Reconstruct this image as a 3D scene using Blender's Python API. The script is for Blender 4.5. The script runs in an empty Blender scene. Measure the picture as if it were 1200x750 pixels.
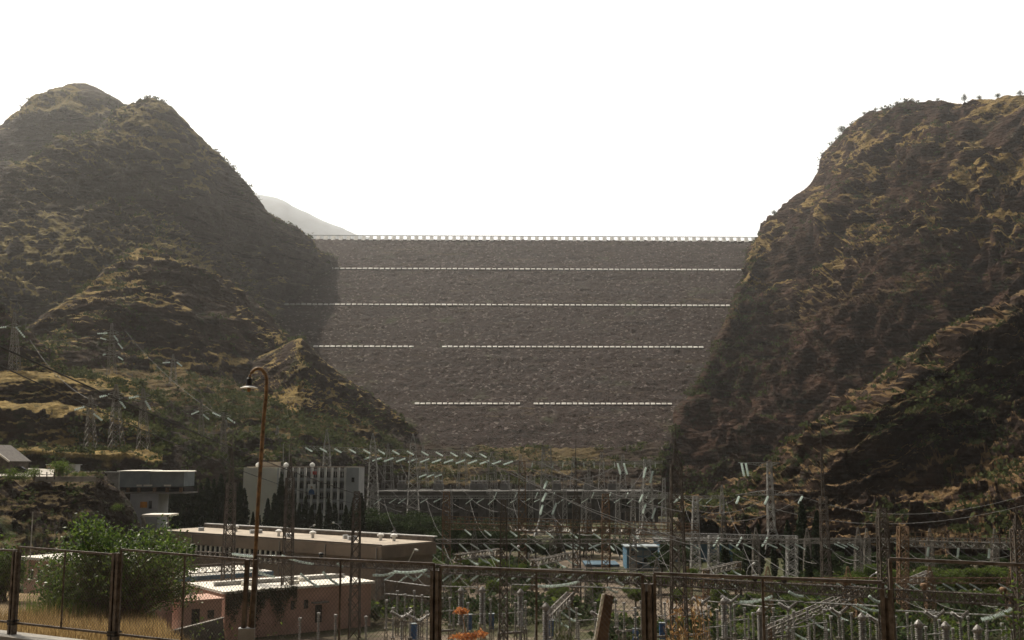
import bpy, math, random
import numpy as np
from mathutils import Vector, Matrix
rnd = random.Random(7)
SC = bpy.context.scene
COL = SC.collection
# ------------------------------------------------------------------ camera, sky, sun, exposure
F = 1250.0                      # focal length in photograph pixels (photograph 1200 x 750)
YH = 545.0                      # horizon row
TH = math.atan((YH - 375) / F)
cam_d = bpy.data.cameras.new('camera')
cam = bpy.data.objects.new('camera', cam_d); COL.objects.link(cam)
cam_d.sensor_width = 36; cam_d.lens = 36 * F / 1200
cam_d.clip_start = 0.1; cam_d.clip_end = 30000
cam.location = (0, 0, 0); cam.rotation_euler = (math.pi / 2 + TH, 0, 0)
SC.camera = cam
SUN_EL, SUN_AZ = math.radians(53), math.radians(-43)      # azimuth from +Y, negative to the left
W = bpy.data.worlds.new('World'); SC.world = W; W.use_nodes = True
wn = W.node_tree
bg = wn.nodes['Background']; bg.inputs['Strength'].default_value = 0.15
sky = wn.nodes.new('ShaderNodeTexSky'); sky.sky_type = 'NISHITA'; sky.sun_disc = False
sky.sun_elevation = SUN_EL; sky.sun_rotation = SUN_AZ
sky.dust_density = 9; sky.air_density = 1.0; sky.ozone_density = 1.0
hs = wn.nodes.new('ShaderNodeHueSaturation'); hs.inputs['Saturation'].default_value = 0.28
wn.links.new(sky.outputs[0], hs.inputs['Color']); # hazy sky: bright dust veil on the sun's side of the valley, dimmer sky on the far side (fixed in the world)
tcw = wn.nodes.new('ShaderNodeTexCoord'); dt = wn.nodes.new('ShaderNodeVectorMath'); dt.operation = 'DOT_PRODUCT'
dt.inputs[1].default_value = (-0.22, 0.955, 0.20)
wn.links.new(tcw.outputs['Generated'], dt.inputs[0])
mr = wn.nodes.new('ShaderNodeMapRange'); mr.interpolation_type = 'SMOOTHSTEP'; mr.inputs[1].default_value = 0.0; mr.inputs[2].default_value = 0.72; wn.links.new(dt.outputs['Value'], mr.inputs[0])
au = wn.nodes.new('ShaderNodeMix'); au.data_type = 'RGBA'; au.inputs[6].default_value = (0, 0, 0, 1); au.inputs[7].default_value = (7.8, 7.7, 7.4, 1); wn.links.new(mr.outputs[0], au.inputs[0])
ad = wn.nodes.new('ShaderNodeMix'); ad.data_type = 'RGBA'; ad.blend_type = 'ADD'; ad.inputs[0].default_value = 0.28
wn.links.new(au.outputs[2], ad.inputs[6]); wn.links.new(hs.outputs[0], ad.inputs[7]); wn.links.new(ad.outputs[2], bg.inputs['Color'])
sl = bpy.data.lights.new('sun', 'SUN'); sl.energy = 5.0; sl.angle = math.radians(0.6); sl.color = (1.0, 0.91, 0.75)
sun = bpy.data.objects.new('sun', sl); COL.objects.link(sun)
sd = Vector((math.sin(SUN_AZ) * math.cos(SUN_EL), math.cos(SUN_AZ) * math.cos(SUN_EL), math.sin(SUN_EL)))
sun.rotation_euler = sd.to_track_quat('Z', 'Y').to_euler()
SC.view_settings.view_transform = 'Standard'; SC.view_settings.look = 'None'
SC.view_settings.gamma = 1; SC.view_settings.use_curve_mapping = False
SC.view_settings.exposure = 0.0
SC.cycles.max_bounces = 5; SC.cycles.diffuse_bounces = 2; SC.cycles.glossy_bounces = 2
SC.cycles.transmission_bounces = 3; SC.cycles.transparent_max_bounces = 6; SC.cycles.volume_bounces = 1
SC.cycles.use_denoising = True
GZ = -25.0                      # valley floor below the camera

# ------------------------------------------------------------------ pixel -> world
cT, sT = math.cos(TH), math.sin(TH)
def pt(px, py, Y):
    a = (px - 600) / F; b = (375 - py) / F
    s = Y / (cT - sT * b)
    return Vector((a * s, Y, (sT + cT * b) * s))
def gp(px, Y, z=GZ):            # point at given height and distance under the pixel column
    d = Y * cT + z * sT
    return Vector(((px - 600) / F * d, Y, z))
# ------------------------------------------------------------------ noise
def _h(i, j, k, seed):
    n = (i.astype(np.int64) * 374761393 + j.astype(np.int64) * 668265263 + k.astype(np.int64) * 2147483647 + seed * 974634711) & 0xffffffff
    n = ((n ^ (n >> 13)) * 1274126177) & 0xffffffff
    n = (n ^ (n >> 16)) & 0xffffffff
    return n.astype(np.float64) / 0xffffffff
def vnoise(p, seed=0):
    i = np.floor(p); f = p - i; u = f * f * f * (f * (f * 6 - 15) + 10); i = i.astype(np.int64)
    r = 0
    for a in (0, 1):
        for b in (0, 1):
            for c in (0, 1):
                w = (u[:, 0] if a else 1 - u[:, 0]) * (u[:, 1] if b else 1 - u[:, 1]) * (u[:, 2] if c else 1 - u[:, 2])
                r = r + w * _h(i[:, 0] + a, i[:, 1] + b, i[:, 2] + c, seed)
    return r * 2 - 1
def fbm(p, wl, octs=5, seed=0, gain=0.5, ridged=False):
    r = 0; a = 1; t = 0; q = p / wl
    for o in range(octs):
        n = vnoise(q + o * 17.3, seed + o)
        if ridged: n = 1 - 2 * np.abs(n)
        r = r + a * n; t += a; a *= gain; q = q * 2.03
    return r / t
# ------------------------------------------------------------------ materials
MATS = {}
class NT:
    def __init__(s, name):
        s.m = bpy.data.materials.new(name); s.m.use_nodes = True; s.t = s.m.node_tree
        s.b = s.t.nodes['Principled BSDF']; s.out = s.t.nodes['Material Output']; MATS[name] = s.m
    def n(s, typ, **kw):
        o = s.t.nodes.new(typ)
        for k, v in kw.items(): setattr(o, k, v)
        return o
    def l(s, a, b): s.t.links.new(a, b)
    def pos(s, scale=(1, 1, 1), rot=(0, 0, 0), obj=False):
        src = s.n('ShaderNodeTexCoord').outputs['Object'] if obj else s.n('ShaderNodeNewGeometry').outputs['Position']
        mp = s.n('ShaderNodeMapping'); mp.inputs['Scale'].default_value = scale; mp.inputs['Rotation'].default_value = rot
        s.l(src, mp.inputs['Vector']); return mp.outputs[0]
    def noise(s, vec, scale, detail=5, rough=0.6, dist=0.0):
        o = s.n('ShaderNodeTexNoise'); o.inputs['Scale'].default_value = scale; o.inputs['Detail'].default_value = detail
        o.inputs['Roughness'].default_value = rough; o.inputs['Distortion'].default_value = dist
        s.l(vec, o.inputs['Vector']); return o.outputs['Fac']
    def ramp(s, fac, lo, hi):
        o = s.n('ShaderNodeMapRange', interpolation_type='SMOOTHSTEP'); o.inputs[1].default_value = lo; o.inputs[2].default_value = hi
        s.l(fac, o.inputs[0]); return o.outputs[0]
    def mix(s, fac, a, b):
        o = s.n('ShaderNodeMix', data_type='RGBA')
        for v, i in ((fac, 0), (a, 6), (b, 7)):
            if isinstance(v, (int, float)): o.inputs[i].default_value = v
            elif isinstance(v, tuple): o.inputs[i].default_value = (*v, 1)
            else: s.l(v, o.inputs[i])
        return o.outputs[2]
    def math(s, op, a, b=0.0):
        o = s.n('ShaderNodeMath', operation=op)
        for i, v in enumerate((a, b)):
            if isinstance(v, (int, float)): o.inputs[i].default_value = v
            else: s.l(v, o.inputs[i])
        return o.outputs[0]
    def bump(s, h, strength, dist):
        o = s.n('ShaderNodeBump'); o.inputs['Strength'].default_value = strength; o.inputs['Distance'].default_value = dist
        s.l(h, o.inputs['Height']); s.l(o.outputs[0], s.b.inputs['Normal'])
    def fin(s, col, rough=0.8, metal=0.0, spec=0.3):
        if isinstance(col, tuple): s.b.inputs['Base Color'].default_value = (*col, 1)
        else: s.l(col, s.b.inputs['Base Color'])
        s.b.inputs['Roughness'].default_value = rough; s.b.inputs['Metallic'].default_value = metal
        s.b.inputs['Specular IOR Level'].default_value = spec
        return s.m
def rock_mat(name, ra, rb, grass, green, rot, g0, g1, gn=0.9, vs=0.5, sw=0.5, zr=None):
    s = NT(name); P = s.pos()
    geo = s.n('ShaderNodeNewGeometry'); sep = s.n('ShaderNodeSeparateXYZ'); s.l(geo.outputs['Normal'], sep.inputs[0]); nz = sep.outputs[2]
    big = s.noise(P, 0.012, 4); mid = s.noise(P, 0.07, 6, 0.65); fine = s.noise(P, 0.6, 5, 0.7)
    rk = s.mix(s.ramp(mid, 0.3, 0.7), ra, rb)
    strat = s.noise(s.pos((0.008, 0.008, 0.22), rot), 1.0, 5, 0.65, 0.6)
    dark = tuple(c * 0.45 for c in ra); lite = tuple(min(1, c * 1.6) for c in rb)
    rk = s.mix(s.math('MULTIPLY', s.ramp(strat, 0.56, 0.70), sw), rk, lite)
    rk = s.mix(s.math('MULTIPLY', s.ramp(strat, 0.46, 0.34), sw + 0.2), rk, dark)
    rk = s.mix(s.math('MULTIPLY', s.ramp(fine, 0.52, 0.75), 0.6), rk, dark)
    gm = s.math('ADD', nz, s.math('MULTIPLY', s.math('SUBTRACT', s.math('ADD', s.math('MULTIPLY', mid, 0.8), s.math('MULTIPLY', big, 2.2)), 1.5), gn))
    gmask = s.math('MULTIPLY', s.ramp(gm, g0, g1), s.ramp(fine, 0.16, 0.40))
    if zr:
        sp_ = s.n('ShaderNodeSeparateXYZ'); s.l(P, sp_.inputs[0]); zz = s.math('ADD', sp_.outputs[2], s.math('MULTIPLY', big, 60.0)); gmask = s.math('MULTIPLY', gmask, s.ramp(zz, zr[0], zr[1]))
    gc = s.mix(s.ramp(fine, 0.35, 0.7), grass, tuple(c * 0.55 for c in grass))
    c = s.mix(gmask, rk, gc)
    vm = s.math('MULTIPLY', s.ramp(s.noise(P, 0.045, 6, 0.7), 0.50, 0.62), s.ramp(s.noise(P, 0.33, 4, 0.6), 0.42, 0.58))
    vm = s.math('MULTIPLY', vm, s.math('MULTIPLY', s.ramp(nz, 0.12, 0.5), vs))
    c = s.mix(vm, c, green)
    vo = s.n('ShaderNodeTexVoronoi'); vo.inputs['Scale'].default_value = 1.0; s.l(s.pos((0.16, 0.16, 0.5), rot), vo.inputs['Vector'])
    s.bump(s.math('ADD', s.math('ADD', fine, s.math('MULTIPLY', vo.outputs['Distance'], 1.6)), s.math('MULTIPLY', s.noise(P, 0.18, 6, 0.7), 2.0)), 1.0, 2.4)
    return s.fin(c, 0.95, 0, 0.1)
def plain(name, a, b=None, scale=1.5, rough=0.7, metal=0.0, spec=0.3, bump=0.0, obj=False, det=5):
    s = NT(name); P = s.pos(obj=obj)
    if b is None: b = tuple(c * 0.6 for c in a)
    n = s.noise(P, scale, det, 0.65)
    if bump: s.bump(n, 0.6, bump)
    return s.fin(s.mix(s.ramp(n, 0.35, 0.68), a, b), rough, metal, spec)
def leaf_mat(name, a, b, trans=0.45, rough=0.6, scale=2.0, spec=0.3):
    s = NT(name); P = s.pos(); n = s.noise(P, scale, 4)
    inf = s.n('ShaderNodeNewGeometry').outputs['Random Per Island']
    c = s.mix(s.ramp(s.math('ADD', s.math('MULTIPLY', inf, 0.6), s.math('MULTIPLY', n, 0.4)), 0.2, 0.8), a, b)
    s.fin(c, rough, 0, spec)
    tr = s.n('ShaderNodeBsdfTranslucent'); s.l(c, tr.inputs['Color'])
    mx = s.n('ShaderNodeMixShader'); mx.inputs[0].default_value = trans
    s.l(s.b.outputs[0], mx.inputs[1]); s.l(tr.outputs[0], mx.inputs[2]); s.l(mx.outputs[0], s.out.inputs['Surface'])
    return s.m
M_left = rock_mat('rock_left', (0.064, 0.050, 0.040), (0.125, 0.105, 0.086), (0.30, 0.235, 0.095), (0.050, 0.054, 0.018), (0, math.radians(22), 0), 0.54, 0.78, 1.1, 0.7, 1.0)
M_foot = rock_mat('rock_foothill', (0.050, 0.032, 0.024), (0.085, 0.058, 0.043), (0.36, 0.255, 0.095), (0.034, 0.046, 0.016), (0, math.radians(-18), 0), 0.64, 0.84, 0.8, 0.7)
M_green = rock_mat('rock_green_slope', (0.036, 0.026, 0.020), (0.064, 0.046, 0.035), (0.17, 0.118, 0.048), (0.032, 0.052, 0.015), (0, math.radians(-25), 0), 0.74, 0.94, 1.1, 1.0)
M_right = rock_mat('rock_right', (0.036, 0.018, 0.0125), (0.088, 0.048, 0.033), (0.33, 0.225, 0.082), (0.022, 0.028, 0.010), (0.3, math.radians(-42), 0), 0.64, 0.84, 1.7, 0.8, 0.8, (120, 215))
M_spur = rock_mat('rock_spur', (0.030, 0.018, 0.013), (0.072, 0.045, 0.033), (0.235, 0.150, 0.074), (0.030, 0.048, 0.014), (0.2, math.radians(-22), 0), 0.66, 0.82, 0.7, 1.0, 0.9)
M_far = plain('far_ridge', (0.36, 0.40, 0.44), (0.30, 0.33, 0.36), 0.01, 0.95)  # distance haze partly painted in: rock colour itself made pale and bluish
M_bank = rock_mat('earth_bank', (0.034, 0.023, 0.017), (0.060, 0.042, 0.030), (0.15, 0.108, 0.05), (0.04, 0.062, 0.02), (0, 0, 0), 0.90, 1.06, 1.0, 0.8, 0.3)
# dam rockfill
s = NT('rockfill'); P = s.pos()
v = s.n('ShaderNodeTexVoronoi'); v.inputs['Scale'].default_value = 1.0; s.l(P, v.inputs['Vector'])
v2 = s.n('ShaderNodeTexVoronoi'); v2.inputs['Scale'].default_value = 0.5; s.l(P, v2.inputs['Vector'])
lay = s.noise(s.pos((0.012, 0.05, 0.16)), 1.0, 6, 0.7); bigd = s.noise(P, 0.01, 4)
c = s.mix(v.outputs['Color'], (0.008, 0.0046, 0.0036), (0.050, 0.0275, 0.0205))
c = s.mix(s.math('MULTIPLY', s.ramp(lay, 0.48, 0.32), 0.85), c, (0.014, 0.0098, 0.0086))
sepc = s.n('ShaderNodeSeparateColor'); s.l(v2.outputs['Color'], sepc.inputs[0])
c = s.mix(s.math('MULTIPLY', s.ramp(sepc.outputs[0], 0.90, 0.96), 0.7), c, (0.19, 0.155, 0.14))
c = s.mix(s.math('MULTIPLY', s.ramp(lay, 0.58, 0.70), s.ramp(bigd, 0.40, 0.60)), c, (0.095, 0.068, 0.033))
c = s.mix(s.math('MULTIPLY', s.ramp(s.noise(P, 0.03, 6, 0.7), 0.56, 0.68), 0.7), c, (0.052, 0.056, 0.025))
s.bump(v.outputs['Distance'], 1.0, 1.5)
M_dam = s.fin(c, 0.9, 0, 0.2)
# ground
s = NT('yard_ground'); P = s.pos()
n1 = s.noise(P, 0.05, 6, 0.65); n2 = s.noise(P, 0.5, 5, 0.7); n3 = s.noise(P, 0.02, 5, 0.6)
c = s.mix(s.ramp(n1, 0.40, 0.60), (0.20, 0.16, 0.122), (0.065, 0.05, 0.037))
c = s.mix(s.math('MULTIPLY', s.ramp(n2, 0.45, 0.7), 0.6), c, (0.09, 0.068, 0.05))
c = s.mix(s.ramp(s.math('ADD', n3, s.math('MULTIPLY', n2, 0.25)), 0.58, 0.68), c, (0.05, 0.052, 0.024))
s.bump(n2, 0.6, 0.3)
M_ground = s.fin(c, 0.95, 0, 0.1)
s = NT('slope_ground'); P = s.pos()
n1 = s.noise(P, 0.5, 6, 0.65); n2 = s.noise(P, 6, 5, 0.7)
c = s.mix(s.ramp(n1, 0.4, 0.6), (0.15, 0.105, 0.06), (0.22, 0.155, 0.08)); c = s.mix(s.ramp(n2, 0.45, 0.7), c, (0.10, 0.075, 0.045))
s.bump(n2, 0.7, 0.08)
M_slope = s.fin(c, 0.95, 0, 0.1)
M_road = plain('pale_road', (0.36, 0.32, 0.27), (0.26, 0.23, 0.19), 0.3)
M_conc = plain('concrete', (0.30, 0.28, 0.25), (0.17, 0.155, 0.135), 0.6, 0.85, bump=0.02)
M_concd = plain('dark_concrete', (0.115, 0.11, 0.105), (0.06, 0.057, 0.054), 0.15, 0.85)
M_white = plain('white_concrete', (0.80, 0.79, 0.76), (0.55, 0.54, 0.51), 0.4, 0.8)
M_block = plain('weathered_white_block', (0.66, 0.64, 0.60), (0.34, 0.325, 0.30), 0.12, 0.85, det=7)
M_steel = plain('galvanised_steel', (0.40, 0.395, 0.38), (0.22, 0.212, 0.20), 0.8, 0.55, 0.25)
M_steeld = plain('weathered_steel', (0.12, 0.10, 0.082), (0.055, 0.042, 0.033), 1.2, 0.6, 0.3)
M_steelm = plain('dull_steel', (0.24, 0.22, 0.195), (0.12, 0.105, 0.09), 1.0, 0.6, 0.2)
M_rust = plain('rusty_steel', (0.24, 0.15, 0.085), (0.11, 0.062, 0.036), 1.4, 0.75, 0.2)
M_rustp = plain('rusty_pole', (0.26, 0.155, 0.07), (0.085, 0.052, 0.030), 9, 0.6, 0.2, det=8)
M_fence = plain('fence_paint', (0.15, 0.125, 0.105), (0.050, 0.037, 0.029), 7, 0.42, 0.35, det=8)
M_wire = plain('dark_cable', (0.03, 0.026, 0.022), None, 1, 0.7)
M_wirel = plain('aluminium_cable', (0.13, 0.125, 0.12), None, 1, 0.6, 0.2)
M_por = plain('grey_porcelain', (0.25, 0.235, 0.215), (0.16, 0.145, 0.13), 1.5, 0.3, 0, 0.5)
M_beige = plain('beige_wall', (0.86, 0.82, 0.72), (0.78, 0.74, 0.64), 0.15, 0.85)
M_greyw = plain('grey_wall', (0.46, 0.47, 0.48), (0.36, 0.37, 0.38), 0.25, 0.85)
M_dgrey = plain('facade_panel', (0.24, 0.235, 0.225), (0.15, 0.145, 0.14), 0.4, 0.8)
M_brownw = plain('brown_wall', (0.27, 0.205, 0.15), (0.20, 0.15, 0.11), 0.25, 0.85)
M_pink = plain('pink_plaster', (0.52, 0.33, 0.26), (0.40, 0.25, 0.195), 0.35, 0.9)
M_roofw = plain('pale_roof', (0.78, 0.74, 0.66), (0.62, 0.58, 0.51), 0.3, 0.7)
M_roofb = plain('roof_felt', (0.40, 0.34, 0.27), (0.28, 0.235, 0.19), 0.25, 0.85)
M_blue = plain('blue_cladding', (0.10, 0.20, 0.29), (0.06, 0.13, 0.19), 0.4, 0.5)
M_blues = plain('faded_blue_roof', (0.06, 0.115, 0.16), (0.04, 0.075, 0.105), 0.3, 0.8)
M_bluep = plain('blue_paint', (0.03, 0.11, 0.27), (0.02, 0.07, 0.18), 2, 0.45)
M_bgrey = plain('grey_blue_sheet', (0.27, 0.31, 0.325), (0.19, 0.22, 0.235), 0.3, 0.6, 0.1)
M_black = plain('black_metal', (0.02, 0.018, 0.016), None, 4, 0.5)
M_orange = plain('orange_sign', (0.62, 0.27, 0.03), (0.45, 0.18, 0.02), 1, 0.6)
M_red = plain('red_paint', (0.6, 0.04, 0.03), None, 1, 0.5)
M_skin = plain('poster_skin', (0.5, 0.33, 0.24), None, 1)
M_carp = plain('dark_car_paint', (0.03, 0.03, 0.035), (0.02, 0.02, 0.022), 1, 0.25, 0.3, 0.5)
M_wood = plain('old_board', (0.155, 0.098, 0.06), (0.085, 0.052, 0.032), 3, 0.85)
M_bark = plain('bark', (0.10, 0.075, 0.052), (0.05, 0.037, 0.026), 3, 0.9)
M_stone = plain('pale_boulder', (0.30, 0.26, 0.22), (0.17, 0.14, 0.115), 0.5, 0.9)
s = NT('window_glass'); M_glass = s.fin((0.016, 0.018, 0.02), 0.12, 0, 0.5)
s = NT('insulator_glass'); s.fin((0.64, 0.70, 0.67), 0.12, 0, 0.7)
tr = s.n('ShaderNodeBsdfTranslucent'); tr.inputs['Color'].default_value = (0.80, 0.88, 0.84, 1)
mx = s.n('ShaderNodeMixShader'); mx.inputs[0].default_value = 0.5
s.l(s.b.outputs[0], mx.inputs[1]); s.l(tr.outputs[0], mx.inputs[2]); s.l(mx.outputs[0], s.out.inputs['Surface']); M_ins = s.m
L_bush = leaf_mat('bush_leaf', (0.026, 0.056, 0.012), (0.105, 0.15, 0.028), 0.5, 0.4)
L_brt = leaf_mat('bright_leaf', (0.055, 0.095, 0.018), (0.12, 0.155, 0.030), 0.5, 0.7, spec=0.12)
L_cyp = leaf_mat('cypress_leaf', (0.012, 0.022, 0.010), (0.028, 0.042, 0.018), 0.15, 0.8, spec=0.05)
L_tree = leaf_mat('tree_leaf', (0.020, 0.036, 0.014), (0.046, 0.066, 0.022), 0.3, 0.8, spec=0.08)
L_scrub = leaf_mat('scrub_leaf', (0.040, 0.056, 0.020), (0.085, 0.092, 0.034), 0.3, 0.8, spec=0.05)
L_dry = leaf_mat('dry_grass', (0.18, 0.115, 0.045), (0.50, 0.36, 0.17), 0.4)
L_straw = leaf_mat('dry_stalk', (0.26, 0.13, 0.045), (0.42, 0.29, 0.13), 0.3)
L_flow = leaf_mat('dry_flower', (0.46, 0.15, 0.03), (0.62, 0.30, 0.12), 0.35)
# ------------------------------------------------------------------ mesh building
class MB:
    def __init__(s): s.v = []; s.f = []
    def face(s, pts):
        i = len(s.v); s.v += [tuple(p) for p in pts]; s.f.append(tuple(range(i, i + len(pts))))
    def hexa(s, b, t):                       # four bottom, four top points
        i = len(s.v); s.v += [tuple(p) for p in b] + [tuple(p) for p in t]
        s.f += [(i + 3, i + 2, i + 1, i), (i + 4, i + 5, i + 6, i + 7)]
        for k in range(4): s.f.append((i + k, i + (k + 1) % 4, i + 4 + (k + 1) % 4, i + 4 + k))
    def box(s, c, sx, sy, sz, rz=0.0, taper=1.0):      # c = centre of the bottom
        c = Vector(c); R = Matrix.Rotation(rz, 3, 'Z')
        q = [Vector((a * sx / 2, b * sy / 2, 0)) for a, b in ((-1, -1), (1, -1), (1, 1), (-1, 1))]
        s.hexa([c + R @ p for p in q], [c + R @ (p * taper) + Vector((0, 0, sz)) for p in q])
    def bar(s, p, q, w, h=None):
        p, q = Vector(p), Vector(q); d = q - p
        if d.length < 1e-6: return
        d.normalize(); h = h or w
        up = Vector((0, 0, 1)) if abs(d.z) < 0.95 else Vector((0, 1, 0))
        a = d.cross(up).normalized(); b = a.cross(d)
        o = [a * (x * w / 2) + b * (y * h / 2) for x, y in ((-1, -1), (1, -1), (1, 1), (-1, 1))]
        s.hexa([p + k for k in o], [q + k for k in o])
    def tube(s, pts, r, n=6, r1=None):
        pts = [Vector(p) for p in pts]; r1 = r if r1 is None else r1; i0 = len(s.v); m = len(pts)
        for k, p in enumerate(pts):
            d = (pts[min(k + 1, m - 1)] - pts[max(k - 1, 0)]).normalized()
            up = Vector((0, 0, 1)) if abs(d.z) < 0.9 else Vector((0, 1, 0))
            a = d.cross(up).normalized(); b = a.cross(d); rr = r + (r1 - r) * k / max(1, m - 1)
            for j in range(n):
                t = 2 * math.pi * j / n; s.v.append(tuple(p + a * (rr * math.cos(t)) + b * (rr * math.sin(t))))
        for k in range(m - 1):
            for j in range(n):
                x = i0 + k * n + j; y = i0 + k * n + (j + 1) % n; s.f.append((x, y, y + n, x + n))
        s.f.append(tuple(i0 + j for j in range(n))[::-1]); s.f.append(tuple(i0 + (m - 1) * n + j for j in range(n)))
    def lathe(s, p, q, prof, n=8):          # prof: list of (t along p->q, radius)
        p, q = Vector(p), Vector(q); d = (q - p); L = d.length; d.normalize()
        up = Vector((0, 0, 1)) if abs(d.z) < 0.9 else Vector((0, 1, 0)); a = d.cross(up).normalized(); b = a.cross(d); i0 = len(s.v)
        for t, r in prof:
            for j in range(n):
                w = 2 * math.pi * j / n; s.v.append(tuple(p + d * (t * L) + a * (r * math.cos(w)) + b * (r * math.sin(w))))
        for k in range(len(prof) - 1):
            for j in range(n):
                x = i0 + k * n + j; y = i0 + k * n + (j + 1) % n; s.f.append((x, y, y + n, x + n))
        s.f.append(tuple(i0 + j for j in range(n))[::-1]); s.f.append(tuple(i0 + (len(prof) - 1) * n + j for j in range(n)))
    def build(s, name, mat, parent=None, origin=None, smooth=False):
        o0 = Vector(parent['_o']) if parent is not None else Vector(origin or (0, 0, 0))
        V = np.array(s.v, dtype=np.float64).reshape(-1, 3) - np.array(o0)
        me = bpy.data.meshes.new(name); me.from_pydata(V.tolist(), [], s.f); me.materials.append(mat)
        if smooth: me.shade_smooth()
        o = bpy.data.objects.new(name, me); COL.objects.link(o)
        if parent is not None: o.parent = parent
        else: o.location = o0
        o['_o'] = tuple(o0); return o
def empty(name, loc):
    o = bpy.data.objects.new(name, None); COL.objects.link(o); o.location = loc; o['_o'] = tuple(loc); o.empty_display_size = 0.5; return o
def tag(o, label, cat, group=None):
    o['label'] = label; o['category'] = cat
    if group: o['group'] = group
    return o
def thing(name, label, cat, loc, group=None): return tag(empty(name, Vector(loc)), label, cat, group)
def struct(o, kind='structure'): o['kind'] = kind; return o
KIDS = {}
def dup(o, loc, rz=None, sc=None, label=None, group=None, parent=None):
    c = o.copy(); COL.objects.link(c)
    if parent is not None: c.parent = parent
    else:
        c.location = loc
        if rz is not None: c.rotation_euler = (0, 0, rz)
        if sc is not None: c.scale = sc if isinstance(sc, tuple) else (sc, sc, sc)
        if label: c['label'] = label
        if group: c['group'] = group
    for ch in KIDS.get(o.name, o.children): dup(ch, None, parent=c)
    return c
def np_mesh(name, V, Fq, mat, smooth=False):
    me = bpy.data.meshes.new(name); n = len(V); me.vertices.add(n); me.vertices.foreach_set('co', np.ascontiguousarray(V, dtype=np.float32).ravel())
    k = Fq.shape[1]; me.loops.add(len(Fq) * k); me.loops.foreach_set('vertex_index', np.ascontiguousarray(Fq, dtype=np.int32).ravel())
    me.polygons.add(len(Fq)); me.polygons.foreach_set('loop_start', np.arange(len(Fq), dtype=np.int32) * k)
    me.materials.append(mat); me.update(calc_edges=True); me.validate()
    if smooth: me.shade_smooth()
    o = bpy.data.objects.new(name, me); COL.objects.link(o); return o
def cr(A, t):                                # Catmull-Rom over rows of A at parameters t in 0..1
    A = np.asarray(A, dtype=float); n = len(A); x = np.clip(t, 0, 1) * (n - 1); i = np.minimum(x.astype(int), n - 2); f = x - i
    f = f.reshape((-1,) + (1,) * (A.ndim - 1))
    p0 = A[np.maximum(i - 1, 0)]; p1 = A[i]; p2 = A[i + 1]; p3 = A[np.minimum(i + 2, n - 1)]
    return 0.5 * (2 * p1 + (p2 - p0) * f + (2 * p0 - 5 * p1 + 4 * p2 - p3) * f * f + (3 * p1 - p0 - 3 * p2 + p3) * f ** 3)
def lin(A, t):
    A = np.asarray(A, dtype=float); n = len(A); x = np.clip(t, 0, 1) * (n - 1); i = np.minimum(x.astype(int), n - 2); f = (x - i).reshape((-1,) + (1,) * (A.ndim - 1))
    return A[i] * (1 - f) + A[i + 1] * f
SURF = {}
def loft(name, rows, nu, nv, mat, disp=None, vlin=False, back=0, keep=1.0):
    R = [np.array([tuple(p) for p in r]) for r in rows]
    if back:
        r0 = R[0]; hb = r0.copy(); b1 = r0.copy()
        hb[:, :2] *= 1.10; hb[:, 2] = r0[:, 2] - 0.22 * np.maximum(10, r0[:, 2] - GZ)
        b1[:, :2] *= 1 + back; b1[:, 2] = GZ - 8; R = [b1, hb] + R
    R = np.array([cr(r, np.linspace(0, 1, nu)) for r in R])
    G = (lin if vlin else cr)(R, np.linspace(0, 1, nv))          # nv, nu, 3
    du = np.gradient(G, axis=1); dv = np.gradient(G, axis=0); N = np.cross(du, dv); N /= np.linalg.norm(N, axis=2, keepdims=True) + 1e-9
    s_ = np.sign((N * (-G)).sum(axis=2, keepdims=True).mean()) or 1
    N = N * s_
    P = G.reshape(-1, 3); N = N.reshape(-1, 3)
    if disp is not None:
        vr = np.repeat(np.linspace(0, 1, nv), nu) * (len(R) - 1) - (2 if back else 0)
        wgt = keep + (1 - keep) * np.clip(np.abs(vr) / 0.8, 0, 1)
        P = P + disp(P, N) * wgt[:, None]
    idx = np.arange(nu * nv).reshape(nv, nu)
    Fq = np.stack([idx[:-1, :-1], idx[:-1, 1:], idx[1:, 1:], idx[1:, :-1]], -1).reshape(-1, 4)
    if s_ > 0: Fq = Fq
    o = np_mesh(name, P, Fq, mat); struct(o)
    gx = P.reshape(nv, nu, 3); nn = np.cross(np.gradient(gx, axis=1), np.gradient(gx, axis=0)); nn /= np.linalg.norm(nn, axis=2, keepdims=True) + 1e-9
    nn *= np.sign(nn[..., 2:].mean()) or 1
    SURF[name] = (P, nn.reshape(-1, 3)); return o
def fract(Q, seed):
    """broken blocks: every cell has its own height and its own tilt"""
    b = np.floor(Q).astype(np.int64); best = np.full(len(Q), 1e9); val = np.zeros(len(Q))
    for a in (-1, 0, 1):
        for c in (-1, 0, 1):
            for e in (-1, 0, 1):
                i, j, k = b[:, 0] + a, b[:, 1] + c, b[:, 2] + e
                dx = Q[:, 0] - i - _h(i, j, k, seed); dy = Q[:, 1] - j - _h(i, j, k, seed + 1); dz = Q[:, 2] - k - _h(i, j, k, seed + 2)
                d = dx * dx + dy * dy + dz * dz; m = d < best
                h = _h(i, j, k, seed + 3)
                v_ = (h - 0.5) + (_h(i, j, k, seed + 4) - 0.5) * dx * 1.3 + (_h(i, j, k, seed + 5) - 0.5) * dz * 1.3
                best = np.where(m, d, best); val = np.where(m, v_, val)
    return val
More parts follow.
